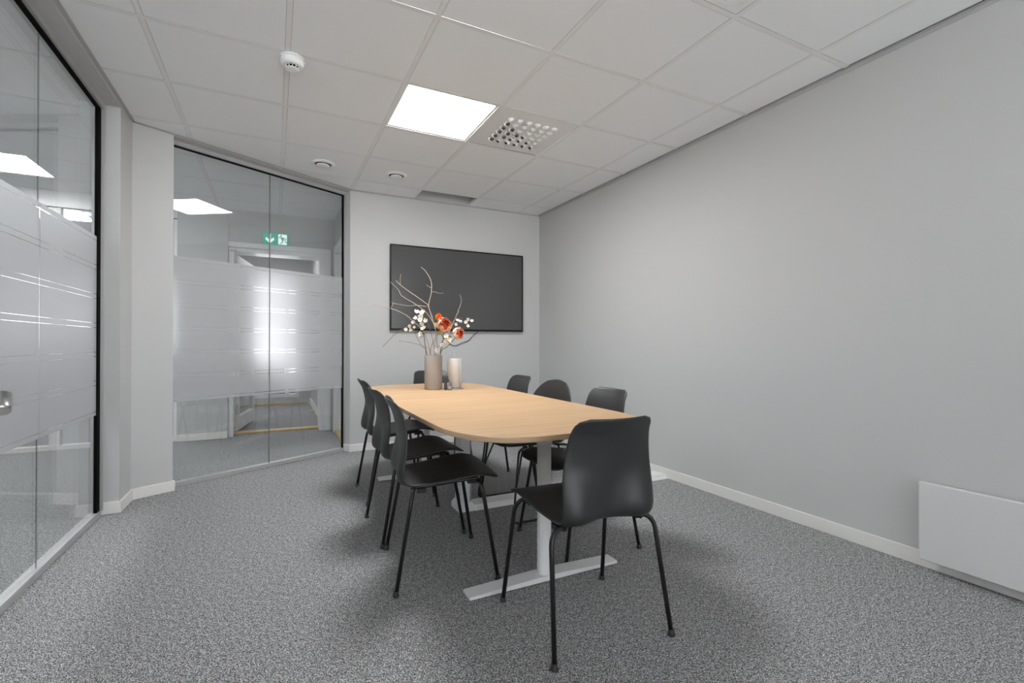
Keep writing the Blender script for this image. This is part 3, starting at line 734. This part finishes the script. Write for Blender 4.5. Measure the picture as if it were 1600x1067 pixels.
def make_shell(rows, nr, nc, thick, r_top, r_front, split_z, root, wrap=1.0):
    """rows: (f, z, half width, centre offset f, centre offset z), front lip to top of the back. Builds seat and backrest."""
    R_, LT = resample(rows, nr)
    top = []
    for k, (f, z, w, cf, cz, t, hp) in enumerate(R_):
        wn = w
        for (rr, s) in ((r_top, LT - t), (r_front, t)):
            if rr and s < rr: w = w - rr + math.sqrt(max(0, rr * rr - (rr - s) ** 2))
        row = []
        for c in range(nc + 1):
            v = -math.cos(math.pi * c / nc) if False else -1 + 2 * c / nc
            v = math.sin(v * math.pi / 2) * 0.5 + v * 0.5
            g = 1 - (w * v / wn) ** 2
            q2 = (w * v / wn) ** 2; bump_ = 4 * q2 * (1 - q2) * hp      # hips: the shell swells backwards either side of the centre
            row.append(Vector((f + cf * g + bump_, -w * v, z + cz * g + bump_ * 0.25)))
        top.append(row)
    n0 = nr + 1; m0 = nc + 1
    nor = []
    for i in range(n0):
        rn = []
        for c in range(m0):
            a = top[min(i + 1, nr)][c] - top[max(i - 1, 0)][c]; d = top[i][min(c + 1, nc)] - top[i][max(c - 1, 0)]
            n = a.cross(d)
            rn.append(n.normalized() if n.length > 1e-12 else Vector((0, 0, 1)))
        nor.append(rn)
    if nor[nr // 6][nc // 2].z < 0: nor = [[-n for n in r] for r in nor]
    V = []
    for i in range(n0):
        for c in range(m0): V.append(top[i][c])
    for i in range(n0):
        for c in range(m0): V.append(top[i][c] - nor[i][c] * thick)
    F = []; tags = []
    B0 = n0 * m0
    for i in range(nr):
        for c in range(nc):
            F.append((i * m0 + c, i * m0 + c + 1, (i + 1) * m0 + c + 1, (i + 1) * m0 + c)); tags.append(i)
            F.append((B0 + i * m0 + c, B0 + (i + 1) * m0 + c, B0 + (i + 1) * m0 + c + 1, B0 + i * m0 + c + 1)); tags.append(i)
    # rounded rim: an extra loop pushed outwards half the thickness
    loop = [(0, c) for c in range(m0)] + [(i, nc) for i in range(1, n0)] + [(nr, c) for c in range(nc - 1, -1, -1)] + [(i, 0) for i in range(nr - 1, 0, -1)]
    mid = []
    for k, (i, c) in enumerate(loop):
        p = top[i][c] - nor[i][c] * thick * 0.5
        a = top[loop[k - 1][0]][loop[k - 1][1]]; d = top[loop[(k + 1) % len(loop)][0]][loop[(k + 1) % len(loop)][1]]
        tg = (d - a); o = tg.cross(nor[i][c])
        o = o.normalized() if o.length > 1e-9 else Vector((0, 0, 0))
        ctr = top[min(max(i, 2), nr - 2)][nc // 2]
        if o.dot(top[i][c] - ctr) < 0: o = -o
        mid.append(len(V)); V.append(p + o * thick * 0.45)
    for k in range(len(loop)):
        k2 = (k + 1) % len(loop); (i, c), (i2, c2) = loop[k], loop[k2]
        row = min(i, i2)
        F.append((i * m0 + c, mid[k], mid[k2], i2 * m0 + c2)); tags.append(row)
        F.append((mid[k], B0 + i * m0 + c, B0 + i2 * m0 + c2, mid[k2])); tags.append(row)
    # find the row where the shell turns up into the back
    tr = max(i for i in range(nr) if R_[i][1] < split_z and R_[i][0] < 0)
    bm = bmesh.new(); bv = [bm.verts.new(v) for v in V]
    for f in F:
        try: bm.faces.new([bv[k] for k in f])
        except ValueError: pass
    bm.verts.index_update(); bm.normal_update()
    bmesh.ops.recalc_face_normals(bm, faces=bm.faces[:]); bm.normal_update()
    vn = [v.normal.copy() for v in bm.verts]; FF = [[v.index for v in f.verts] for f in bm.faces]
    bm.free()
    for nm, test in (('seat', lambda t: t < tr), ('backrest', lambda t: t >= tr)):
        used = {}; mb = MB(); fs = []; nn = []
        for f, t in zip(FF, tags):
            if not test(t): continue
            for k in f:
                if k not in used: used[k] = len(used); nn.append(vn[k])
            fs.append([used[k] for k in f])
        inv = sorted(used, key=lambda k: used[k])
        mb.add([V[k] for k in inv], fs, 0, True)
        mb.build(nm, M['shell'], root, normals=nn)

SHELL = [  # f, z, half width, centre offset (f, z)
    (0.243, 0.436, 0.196, 0.006, -0.002), (0.226, 0.448, 0.203, 0.004, -0.002), (0.190, 0.460, 0.208, 0, -0.004), (0.138, 0.466, 0.210, 0, -0.007),
    (0.060, 0.457, 0.206, 0, -0.008), (-0.020, 0.446, 0.199, 0, -0.006), (-0.095, 0.438, 0.188, 0, -0.003, 0), (-0.142, 0.436, 0.181, 0.003, 0.000, -0.012),
    (-0.171, 0.448, 0.178, 0.008, 0.0, -0.024), (-0.180, 0.476, 0.178, 0.010, 0.002, -0.026), (-0.176, 0.525, 0.178, 0.004, 0.0, -0.020), (-0.169, 0.575, 0.177, -0.006, 0, -0.010),
    (-0.167, 0.625, 0.173, -0.016, 0), (-0.171, 0.685, 0.166, -0.024, 0), (-0.185, 0.740, 0.157, -0.026, 0), (-0.205, 0.775, 0.151, -0.026, -0.001), (-0.218, 0.796, 0.148, -0.025, -0.003)]

def leg_path(e, s):
    zt = 0.437 if e > 0 else 0.421
    return fillet([(e * 0.112, s * 0.06, zt), (e * 0.150, s * 0.212, zt - 0.006), (e * 0.220, s * 0.236, 0.010)], 0.055, 8)

def make_chair(label):
    root = thing('meeting_chair', label, 'chair', (0, 0, 0), 'black shell chairs around the table')
    make_shell(SHELL, 56, 26, 0.009, 0.040, 0.045, 0.452, root)
    for e in (1, -1):
        for s in (1, -1):
            b = MB(); b.tube(leg_path(e, s), 0.0088, 12); lg = b.build('leg', M['leg'], root)
            b = MB(); b.lathe([(0, 0.0), (0.0125, 0.0), (0.0135, 0.004), (0.0115, 0.009), (0.0095, 0.022), (0, 0.022)], (e * 0.2205, s * 0.2362, 0), 14)
            b.build('rubber_foot', M['glide'], lg)
    b = MB()
    b.tube([(0.112, -0.06, 0.437), (0.112, 0.06, 0.437)], 0.0086, 10); b.tube([(-0.112, -0.06, 0.421), (-0.112, 0.06, 0.421)], 0.0086, 10)
    for s in (1, -1):
        b.tube(fillet([(0.150, s * 0.178, 0.431), (0.135, s * 0.176, 0.4405), (-0.13, s * 0.158, 0.417), (-0.150, s * 0.158, 0.410)], 0.02, 4), 0.0075, 10)
        for (f_, z_) in ((0.118, 0.438), (-0.108, 0.418)): b.box(f_ - 0.020, f_ + 0.020, s * 0.167 - 0.012, s * 0.167 + 0.012, z_ - 0.020, z_ - 0.002)
    b.build('seat_frame', M['leg'], root)
    return root

ch = make_chair('black shell chair with its back to the viewer, at the near end of the table')
H = math.pi / 2
places = [  # x, y, heading
    (1.053, 1.508, H - 0.062, None),
    (0.699, 2.177, -0.125, 'black shell chair, nearest of the row along the left side of the table'),
    (0.716, 2.700, 0.0, 'black shell chair, middle one of the row along the left side of the table'),
    (0.762, 3.383, -0.01, 'black shell chair, farthest of the row along the left side of the table'),
    (1.447, 2.122, math.pi, 'black square-backed chair on the right side of the table, nearest the front'),
    (1.487, 3.250, math.pi, 'black square-backed chair on the right side, beyond the round-backed chair'),
    (1.270, 3.985, -H, 'black shell chair at the far end of the table, behind the vase'),
]
for k, (x, y, rz, lab) in enumerate(places):
    if k == 0: ch.location = (x, y, 0); ch.rotation_euler = (0, 0, rz)
    else: copy_tree(ch, (x, y, 0), rz, lab)

# the odd one out: round back, wire sled base
SHELL2 = [
    (0.215, 0.430, 0.185, 0.020, 0.0), (0.195, 0.440, 0.200, 0.012, -0.002), (0.13, 0.448, 0.218, 0, -0.012), (0.03, 0.446, 0.228, 0, -0.020), (-0.07, 0.445, 0.232, 0, -0.022),
    (-0.125, 0.455, 0.236, -0.010, -0.018), (-0.150, 0.485, 0.240, -0.028, -0.012), (-0.158, 0.53, 0.244, -0.042, 0), (-0.162, 0.58, 0.248, -0.048, 0), (-0.168, 0.64, 0.250, -0.050, 0),
    (-0.178, 0.70, 0.248, -0.048, 0), (-0.188, 0.75, 0.243, -0.044, 0), (-0.198, 0.80, 0.236, -0.040, 0)]
rc = thing('sled_chair', 'black round-backed chair with a thin wire sled base, between two square-backed chairs', 'chair', (0, 0, 0))
make_shell(SHELL2, 56, 28, 0.009, 0.20, 0.07, 0.47, rc)
for s in (1, -1):
    b = MB(); l = s * 0.262; li = s * 0.205
    b.tube(fillet([(0.10, li, 0.424), (0.175, l - s * 0.02, 0.424), (0.222, l, 0.010), (-0.235, l, 0.010), (-0.175, l - s * 0.02, 0.424), (-0.10, li, 0.424)], 0.035, 6), 0.0062, 10)
    b.tube([(0.120, l - s * 0.075, 0.424), (0.204, l - s * 0.008, 0.18)], 0.0055, 8)
    b.tube([(-0.120, l - s * 0.075, 0.424), (-0.214, l - s * 0.008, 0.18)], 0.0055, 8)
    lg = b.build('runner', M['leg'], rc)
    for f_ in (0.19, -0.2):
        b = MB(); b.tube([(f_, l, 0.0), (f_, l, 0.009)], 0.009, 10); b.build('glide', M['leg'], lg)
b = MB(); b.tube([(0.10, -0.205, 0.424), (0.10, 0.205, 0.424)], 0.006, 10); b.tube([(-0.10, -0.205, 0.424), (-0.10, 0.205, 0.424)], 0.006, 10)
b.build('seat_frame', M['leg'], rc)
rc.location = (1.448, 2.700, 0); rc.rotation_euler = (0, 0, math.pi)

# ------------------------------------------------------------------ things on the table
VX, VY = 1.058, 3.430
vs_ = thing('vase', 'tall taupe cylinder vase of dried branches on the table', 'vase', (VX, VY, TZ))
b = MB(); b.lathe([(0, 0.001), (0.061, 0.001), (0.064, 0.004), (0.065, 0.010), (0.065, 0.250), (0.0635, 0.253), (0.061, 0.253), (0.060, 0.250), (0.060, 0.012), (0, 0.012)], (VX, VY, TZ), 48)
b.build('body', M['vase'], vs_)

BR = {
'b1': [[1.0393, 3.438, 0.9657], [1.0542, 3.4347, 1.0438], [1.0776, 3.4273, 1.1002], [1.0674, 3.4366, 1.1692], [1.0261, 3.4611, 1.3199], [1.0075, 3.4748, 1.3453], [0.9212, 3.522, 1.4147], [0.8431, 3.5652, 1.4779], [0.8158, 3.5832, 1.513]],
'b1t': [[0.8431, 3.5652, 1.4779], [0.840, 3.560, 1.5136], [0.8415, 3.55, 1.5591]],
'b2': [[1.055, 3.445, 1.2339], [1.0306, 3.462, 1.323], [1.0528, 3.468, 1.4284], [1.0525, 3.480, 1.515], [1.0189, 3.505, 1.5859], [0.9901, 3.53, 1.6186]],
'b2t': [[1.0528, 3.468, 1.4284], [1.0887, 3.475, 1.4301], [1.1148, 3.475, 1.4216], [1.1495, 3.47, 1.424]],
'b2u': [[1.0526, 3.474, 1.4613], [1.0401, 3.49, 1.4695], [1.0251, 3.51, 1.4841]],
'b3': [[1.0616, 3.4268, 0.9658], [1.0706, 3.4152, 1.0813], [1.0658, 3.4106, 1.1559], [1.0276, 3.4226, 1.2365], [0.9813, 3.4388, 1.2919], [0.9074, 3.4688, 1.344], [0.8393, 3.4959, 1.3898], [0.8101, 3.5036, 1.4385], [0.7534, 3.525, 1.4963]],
'b4': [[1.010, 3.447, 1.315], [0.9398, 3.4723, 1.3238], [0.8916, 3.5047, 1.3199], [0.7927, 3.5624, 1.3403], [0.7804, 3.5769, 1.3503]],
'b4t': [[0.7927, 3.5624, 1.3403], [0.7793, 3.5602, 1.3186], [0.7724, 3.5695, 1.298]],
'b5': [[1.0337, 3.4407, 0.9657], [1.0188, 3.4345, 1.0438], [0.9762, 3.442, 1.143], [0.9062, 3.4632, 1.2106], [0.8534, 3.476, 1.2561], [0.7789, 3.4996, 1.2891], [0.7269, 3.5121, 1.3004], [0.6534, 3.5353, 1.3177], [0.6266, 3.5353, 1.3118]],
'b6': [[1.0085, 3.4533, 0.9657], [0.9973, 3.4484, 1.05], [0.9834, 3.4448, 1.1245], [0.9363, 3.4579, 1.18], [0.873, 3.4793, 1.161], [0.7991, 3.5061, 1.1174], [0.7532, 3.519, 1.0679], [0.7074, 3.5318, 1.0157]],
'b7': [[1.0365, 3.4393, 0.9657], [1.0298, 3.4604, 0.9998], [0.9695, 3.5083, 1.0311], [0.9058, 3.5579, 1.0499], [0.8415, 3.6078, 1.0612]],
'b8': [[1.1019, 3.4047, 0.9658], [1.1482, 3.3939, 1.0816], [1.196, 3.3804, 1.1948], [1.2327, 3.3724, 1.2898], [1.2556, 3.3715, 1.3599], [1.2504, 3.3846, 1.4082]],
'b8t': [[1.190, 3.383, 1.185], [1.224, 3.394, 1.2477], [1.2482, 3.40, 1.2869]],
'b9': [[1.0157, 3.4507, 0.9657], [0.9854, 3.4736, 1.0187], [0.9481, 3.5008, 1.0938], [0.9304, 3.5184, 1.1442], [0.9155, 3.5348, 1.1507]],
'b10': [[1.1031, 3.4161, 0.9659], [1.1683, 3.3953, 1.132], [1.2029, 3.4001, 1.2083], [1.238, 3.4049, 1.2347], [1.2792, 3.4067, 1.2314]],
'b10b': [[1.195, 3.399, 1.19], [1.2529, 3.402, 1.2034], [1.2993, 3.3967, 1.2103], [1.3458, 3.3846, 1.2173]],
'sp1': [[1.0644, 3.4254, 0.9658], [1.0465, 3.4205, 1.0812], [1.0149, 3.4225, 1.1803], [0.978, 3.4272, 1.254], [0.936, 3.4347, 1.2717]],
'sp2': [[1.0728, 3.4212, 0.9658], [1.0851, 3.3791, 1.0192], [1.1025, 3.3345, 1.0685], [1.1195, 3.2902, 1.0987]],
'pst1': [[1.1013, 3.4065, 0.9658], [1.1047, 3.3604, 1.0316], [1.1051, 3.3235, 1.1417]],
'pst2': [[1.1045, 3.4029, 0.9659], [1.1431, 3.3591, 1.0192], [1.1850, 3.30, 1.0850]],
'bst': [[1.084, 3.4156, 0.9658], [1.0857, 3.4322, 1.0815], [1.0900, 3.395, 1.2204]],
}
def stalk(b, key, r0, r1, into=True, n=7, mi=0, jit=0.0):
    P = [Vector(p) for p in BR[key]]
    if into:
        q = P[0]; foot = Vector((VX + (q.x - VX) * 0.75, VY + (q.y - VY) * 0.75, TZ + 0.03)); P = [foot] + P
    C = catmull(P, 5); r0 *= 0.82; r1 *= 0.82
    if jit: C = [c + Vector((random.uniform(-jit, jit), random.uniform(-jit, jit), random.uniform(-jit, jit))) if 1 < k < len(C) - 1 else c for k, c in enumerate(C)]
    b.tube(C, [r0 + (r1 - r0) * k / (len(C) - 1) for k in range(len(C))], n, mi)

def branch(keys, m, label, group='bare branches in the vase'):
    r = thing('branch', label, 'branch', (VX, VY, TZ), group)
    b = MB(); stalk(b, keys[0][0], keys[0][1], keys[0][2], True, 8, 0, 0.0015); o = b.build('stem', m, r)
    for (k, a, c) in keys[1:]:
        b = MB(); stalk(b, k, a, c, False, 6, 0, 0.001); b.build('twig', m, o)
branch([('b1', .0055, .0022), ('b1t', .002, .0014), ('b2', .0036, .0016), ('b2t', .0019, .0011), ('b2u', .0017, .0011), ('b4', .0028, .0015), ('b4t', .0015, .0011)], M['branch'],
       'pale bare branch, tallest and most forked in the vase')
branch([('b3', .0045, .0017)], M['branch'], 'pale bare branch sweeping up left to the edge of the television')
branch([('b5', .0045, .0016)], M['branch'], 'pale bare branch reaching farthest left past the television')
branch([('b6', .0045, .0019)], M['branchd'], 'brown bare branch arching over and drooping left below the television')
branch([('b7', .0022, .0014)], M['branchd'], 'thin reddish brown twig sticking out low on the left of the vase')
branch([('b8', .0045, .0015), ('b8t', .0022, .0013)], M['branch'], 'forked branch rising on the right above the peonies')

def blossom(name, c, r, parent, facing):
    b = MB(); c = Vector(c); f = Vector(facing).normalized(); a, d = frame_for(f)
    for k in range(5):
        t = 2 * math.pi * k / 5 + random.uniform(-.25, .25); u = a * math.cos(t) + d * math.sin(t); w = f.cross(u)
        L = r * random.uniform(.85, 1.1); vs = []; fs = []
        for i_ in range(4):
            s = i_ / 3; wd = r * 0.52 * math.sin(math.pi * (0.12 + 0.78 * s))
            for j_ in (-1, 0, 1): vs.append(c + u * L * s + w * wd * j_ + f * (0.42 * r * s * s + 0.10 * r * j_ * j_))
        for i_ in range(3):
            for j_ in range(2): fs.append((i_ * 3 + j_, i_ * 3 + j_ + 1, (i_ + 1) * 3 + j_ + 1, (i_ + 1) * 3 + j_))
        b.add(vs, fs, 0, True)
    b.tube([c - f * r * 0.3, c + f * r * 0.1, c + f * r * 0.34], [r * .13, r * .22, r * .1], 8, 1)
    return b.build(name, [M['petal'], M['pcen']], parent)

def sprig(keys, pts, label, rr=(0.013, 0.019)):
    r = thing('blossom_sprig', label, 'flower', (VX, VY, TZ), 'white blossom sprigs in the vase')
    b = MB(); stalk(b, keys[0], .0028, .0012)
    for k in keys[1:]: stalk(b, k, .0018, .001, False)
    main = [p for k in keys for p in catmull(BR[k], 6)]
    for p in pts:
        q = min(main, key=lambda m_: (m_ - Vector(p)).length); d = Vector(p) - q
        if d.length > 0.012: b.tube([q, q + d * 0.55 + Vector((0, 0, 0.006)), Vector(p)], [.0011, .001, .0008], 5)
    b.build('twig', M['branchd'], r)
    for p in pts: blossom('blossom', p, 1.22 * random.uniform(*rr), r, (-0.3 + random.uniform(-.6, .6), -1 + random.uniform(-.3, .5), 0.25 + random.uniform(-.6, .6)))
sprig(['sp1', ], [[0.9258, 3.4199, 1.2705], [0.9183, 3.4149, 1.2241], [0.9669, 3.4101, 1.2651], [0.9547, 3.4001, 1.2396], [0.9506, 3.3963, 1.2149], [0.9672, 3.4106, 1.1882], [0.9543, 3.4089, 1.1112], [0.9717, 3.3932, 1.1509], [0.9841, 3.3823, 1.2089]],
      'white blossom sprig left of the peonies, in front of the television')
sprig(['b9'], [[0.9175, 3.47, 1.1956], [0.888, 3.4769, 1.1705], [0.9235, 3.4569, 1.1612], [0.893, 3.4557, 1.1417], [0.862, 3.4723, 1.1421]],
      'white blossom sprig lowest and farthest left, by the drooping brown branch', (0.010, 0.014))
sprig(['sp2'], [[1.1036, 3.2708, 1.0925], [1.1347, 3.2903, 1.0690], [1.0899, 3.3154, 1.0318], [1.057, 3.3309, 0.9952], [1.1304, 3.2939, 1.0471], [1.098, 3.2828, 1.0622]],
      'white blossom sprig just above the vase rim, under the peonies', (0.013, 0.018))
sprig(['b10', 'b10b'], [[1.2458, 3.4261, 1.2167], [1.2674, 3.4295, 1.2077], [1.2402, 3.4478, 1.1886], [1.328, 3.4093, 1.2275], [1.3515, 3.3988, 1.2148], [1.2969, 3.3906, 1.2036], [1.3188, 3.403, 1.1757]],
      'white blossom sprig reaching out on the right, beyond the peonies', (0.010, 0.014))

def petal_shell(b, c, f, up, r, t0, hw, lo, hi, mi, open_=1.0):
    """a cupped petal of a globe flower: a patch of a sphere around axis f"""
    a = up - f * up.dot(f); a.normalize(); d = f.cross(a); vs = []; fs = []; nu, nv = 6, 6
    for i in range(nu + 1):
        th = lo + (hi - lo) * i / nu
        for j in range(nv + 1):
            q = -1 + 2 * j / nv; s = i / nu
            wid = hw * math.sin(math.pi * (0.22 + 0.66 * s)) ** 0.8
            ph = t0 + q * wid
            rad = r * (1 + 0.05 * math.cos(q * 5) + (0.10 * open_ * s * s))
            hi2 = th - 0.18 * q * q * s
            vs.append(c + (a * math.cos(ph) + d * math.sin(ph)) * rad * math.sin(hi2) - f * rad * math.cos(hi2) * 0.9)
    for i in range(nu):
        for j in range(nv): fs.append((i * (nv + 1) + j, i * (nv + 1) + j + 1, (i + 1) * (nv + 1) + j + 1, (i + 1) * (nv + 1) + j))
    b.add(vs, fs, mi, True)

def peony(c, f, r, stem, mats, label, leaves):
    root = thing('peony', label, 'flower', (VX, VY, TZ), 'peonies in the vase')
    c = Vector(c); f = Vector(f).normalized(); up = Vector((0.2, 0, 1))
    b = MB()
    for ring_, (rr, cnt, lo, hi, hw) in enumerate(((1.0, 6, 0.25, 1.95, 0.75), (0.90, 6, 0.5, 2.15, 0.72), (0.80, 5, 0.7, 2.25, 0.70))):
        for k in range(cnt): petal_shell(b, c, f, up, r * rr * random.uniform(.95, 1.04), 2 * math.pi * (k + 0.5 * ring_) / cnt + random.uniform(-.15, .15), hw, lo, hi + random.uniform(-.12, .12), min(ring_, 1) if ring_ < 2 else 1, 0.7)
    b.build('outer_petals', mats[:2], root)
    b = MB()
    for rr, cnt in ((0.58, 7), (0.42, 6), (0.26, 4)):
        for k in range(cnt): petal_shell(b, c + f * r * 0.22, f, up, r * rr, 2 * math.pi * k / cnt + rr * 9, 0.55, 0.9, 2.3 + random.uniform(-.2, .2), 0, 0.3)
    tag(b.build('heart_petals', M['peonyc'], root), 'deep orange crumpled heart')
    b = MB(); stalk(b, stem, .003, .0026); b.build('stem', M['stemd'], root)
    for (lc, ld, ln) in leaves:
        lb = MB(); lc = Vector(lc); ld = Vector(ld).normalized(); sd_ = ld.cross(Vector((-0.3, -0.95, 0))).normalized(); vs = []; fs = []
        for i in range(7):
            s = i / 6; w = ln * 0.30 * math.sin(math.pi * (0.06 + 0.94 * s)) ** 0.8
            for j in (-1, 0, 1): vs.append(lc + ld * ln * s + sd_ * w * j + Vector((0, -1, 0)) * (abs(j) * w * 0.35 - 0.02 * s * s))
        for i in range(6):
            for j in range(2): fs.append((i * 3 + j, i * 3 + j + 1, (i + 1) * 3 + j + 1, (i + 1) * 3 + j))
        lb.add(vs, fs, 0, True); lb.build('leaf', M['leaf'], root)
peony((1.0989, 3.300, 1.1776), (0.10, -0.9, 0.38), 0.0545, 'pst1', [M['peony'], M['peonyl']], 'large salmon orange peony, the higher of the two in the vase',
      [((1.075, 3.335, 1.155), (-0.7, 0, 0.7), 0.055), ((1.088, 3.325, 1.15), (-0.35, -0.1, -0.8), 0.055)])
peony((1.1957, 3.268, 1.1144), (0.35, -0.85, 0.15), 0.0455, 'pst2', [M['peonyp'], M['peonyl']], 'smaller pale pink peony, the lower one on the right of the bouquet',
      [((1.160, 3.325, 1.10), (-0.5, 0.2, -0.6), 0.045)])
bu = thing('flower_bud', 'bright orange round bud peeking out behind the large peony', 'flower', (VX, VY, TZ))
b = MB()
for k in range(6): petal_shell(b, Vector((1.0851, 3.392, 1.2369)), Vector((-0.2, -0.8, 0.5)).normalized(), Vector((0, 0, 1)), 0.026 * random.uniform(.92, 1.05), 2 * math.pi * k / 6, 0.75, 0.1, 2.5, 0, 0.2)
b.build('petals', M['orange'], bu)
b = MB(); stalk(b, 'bst', .0025, .002); b.build('stem', M['stemd'], bu)

# paper towel on its stand
HX, HY = 1.215, 3.405
pt = thing('paper_towel_holder', 'steel paper towel stand on the table right of the vase', 'paper towel holder', (HX, HY, TZ))
b = MB(); b.lathe([(0, 0.0005), (0.066, 0.0005), (0.067, 0.003), (0.064, 0.006), (0, 0.0065)], (HX, HY, TZ), 40); b.build('base', M['steel'], pt)
b = MB(); b.tube(fillet([(HX - 0.015, HY, TZ + 0.005), (HX - 0.015, HY, TZ + 0.285), (HX + 0.016, HY, TZ + 0.285), (HX + 0.016, HY, TZ + 0.005)], 0.0145, 8), 0.0022, 8); b.build('centre_loop', M['steel'], pt)
b = MB(); b.tube(fillet([(HX + 0.036, HY - 0.018, TZ + 0.005), (HX + 0.036, HY - 0.018, TZ + 0.226), (HX + 0.047, HY - 0.012, TZ + 0.226), (HX + 0.047, HY - 0.012, TZ + 0.005)], 0.006, 6), 0.0032, 8); b.build('tension_arm', M['plastic'], pt)
pr_ = thing('paper_towel_roll', 'nearly used white paper towel roll on its steel stand', 'paper towel', (HX, HY, TZ + 0.007))
b = MB(); b.lathe([(0.019, 0.008), (0.0305, 0.008), (0.032, 0.011), (0.032, 0.224), (0.0305, 0.227), (0.019, 0.227), (0.019, 0.008)], (HX, HY, TZ), 36); b.build('roll', M['paper'], pr_)
b = MB(); sheet = []
for k in range(9):
    t = k / 8; sheet.append((HX - 0.031 * math.cos(t * 0.5) - 0.030 * t, HY - 0.004 + 0.030 * t, t))
vs = []
for (px, py, t) in sheet:
    wv = 0.010 * t
    vs += [(px + 0.030 * t, py - 0.008 * t, TZ + 0.012 + 0.01 * t), (px + 0.013 * t, py + wv, TZ + 0.11), (px + 0.002 * t, py - wv, TZ + 0.216 - 0.01 * t)]
nn_ = len(vs); vs += [(x_, y_ + 0.0012, z_) for x_, y_, z_ in vs]; fs = []
for k in range(8):
    for j in range(2):
        q = (k * 3 + j, (k + 1) * 3 + j, (k + 1) * 3 + j + 1, k * 3 + j + 1); fs.append(q); fs.append(tuple(nn_ + i_ for i_ in q[::-1]))
b.add(vs, fs, 0, True); b.build('loose_sheet', M['paper'], pr_)
# small jar and box beside the vase
jr = thing('jar', 'small blue grey jar with a beige label on the table beside the vase', 'jar', (1.148, 3.318, TZ))
b = MB(); b.lathe([(0, 0.001), (0.0125, 0.001), (0.0135, 0.003), (0.0135, 0.040), (0.011, 0.045), (0.0, 0.045)], (1.148, 3.318, TZ), 24); b.build('body', M['jar'], jr)
b = MB(); b.lathe([(0.0138, 0.010), (0.0138, 0.030)], (1.148, 3.318, TZ), 24); b.build('label', M['jarl'], jr)
b = MB(); b.lathe([(0, 0.0455), (0.0115, 0.0455), (0.012, 0.047), (0.012, 0.055), (0.010, 0.057), (0, 0.057)], (1.148, 3.318, TZ), 24); b.build('lid', M['jar'], jr)
bx_ = MB(); bx_.box(1.115, 1.134, 3.328, 3.352, TZ + 0.0005, TZ + 0.054)
tag(bx_.build('matchbox', M['jard'], bevel=0.001), 'small dark upright box tucked between the vase and the jar', 'box')

# ------------------------------------------------------------------ world, camera, view
w = bpy.data.worlds.new('sky'); S.world = w; w.use_nodes = True
nt = w.node_tree; bg = nt.nodes['Background']; bg.inputs[1].default_value = 1.0
tc = nt.nodes.new('ShaderNodeTexCoord'); sx = nt.nodes.new('ShaderNodeSeparateXYZ'); nt.links.new(tc.outputs['Generated'], sx.inputs[0])
mr = nt.nodes.new('ShaderNodeMapRange'); mr.inputs['From Min'].default_value = -0.12; mr.inputs['From Max'].default_value = 0.25; nt.links.new(sx.outputs['Z'], mr.inputs['Value'])
mx = nt.nodes.new('ShaderNodeMix'); mx.data_type = 'RGBA'; nt.links.new(mr.outputs[0], mx.inputs[0])
mx.inputs[6].default_value = (9.9, 9.95, 10.0, 1); mx.inputs[7].default_value = (3.0, 3.05, 3.1, 1)   # lower half brightened to light the ceilings, overcast sky above
nt.links.new(mx.outputs[2], bg.inputs[0])

f_px, yaw, pitch, roll = 743.7, -0.4628, 0.0033, 0.0016
cd = bpy.data.cameras.new('camera'); cd.sensor_width = 36.0; cd.lens = f_px / 1600 * 36.0; cd.clip_start = 0.02
cam = bpy.data.objects.new('camera', cd); COL.objects.link(cam); S.camera = cam
fw = Vector((-math.sin(yaw) * math.cos(pitch), math.cos(yaw) * math.cos(pitch), math.sin(pitch)))
rt = Vector((math.cos(yaw), math.sin(yaw), 0)); up = rt.cross(fw)
r2 = rt * math.cos(roll) + up * math.sin(roll); u2 = up * math.cos(roll) - rt * math.sin(roll)
m = Matrix((( r2.x, u2.x, -fw.x, 0), (r2.y, u2.y, -fw.y, 0), (r2.z, u2.z, -fw.z, 1.045), (0, 0, 0, 1)))
cam.matrix_world = m

S.view_settings.view_transform = 'Standard'; S.view_settings.look = 'None'; S.view_settings.gamma = 1.0
S.view_settings.exposure = 0.08; S.view_settings.use_curve_mapping = False
c = S.cycles
c.max_bounces = 14; c.diffuse_bounces = 8; c.glossy_bounces = 6; c.transmission_bounces = 8; c.transparent_max_bounces = 24
c.use_denoising = True; c.sample_clamp_indirect = 6.0
c.caustics_reflective = False; c.caustics_refractive = True
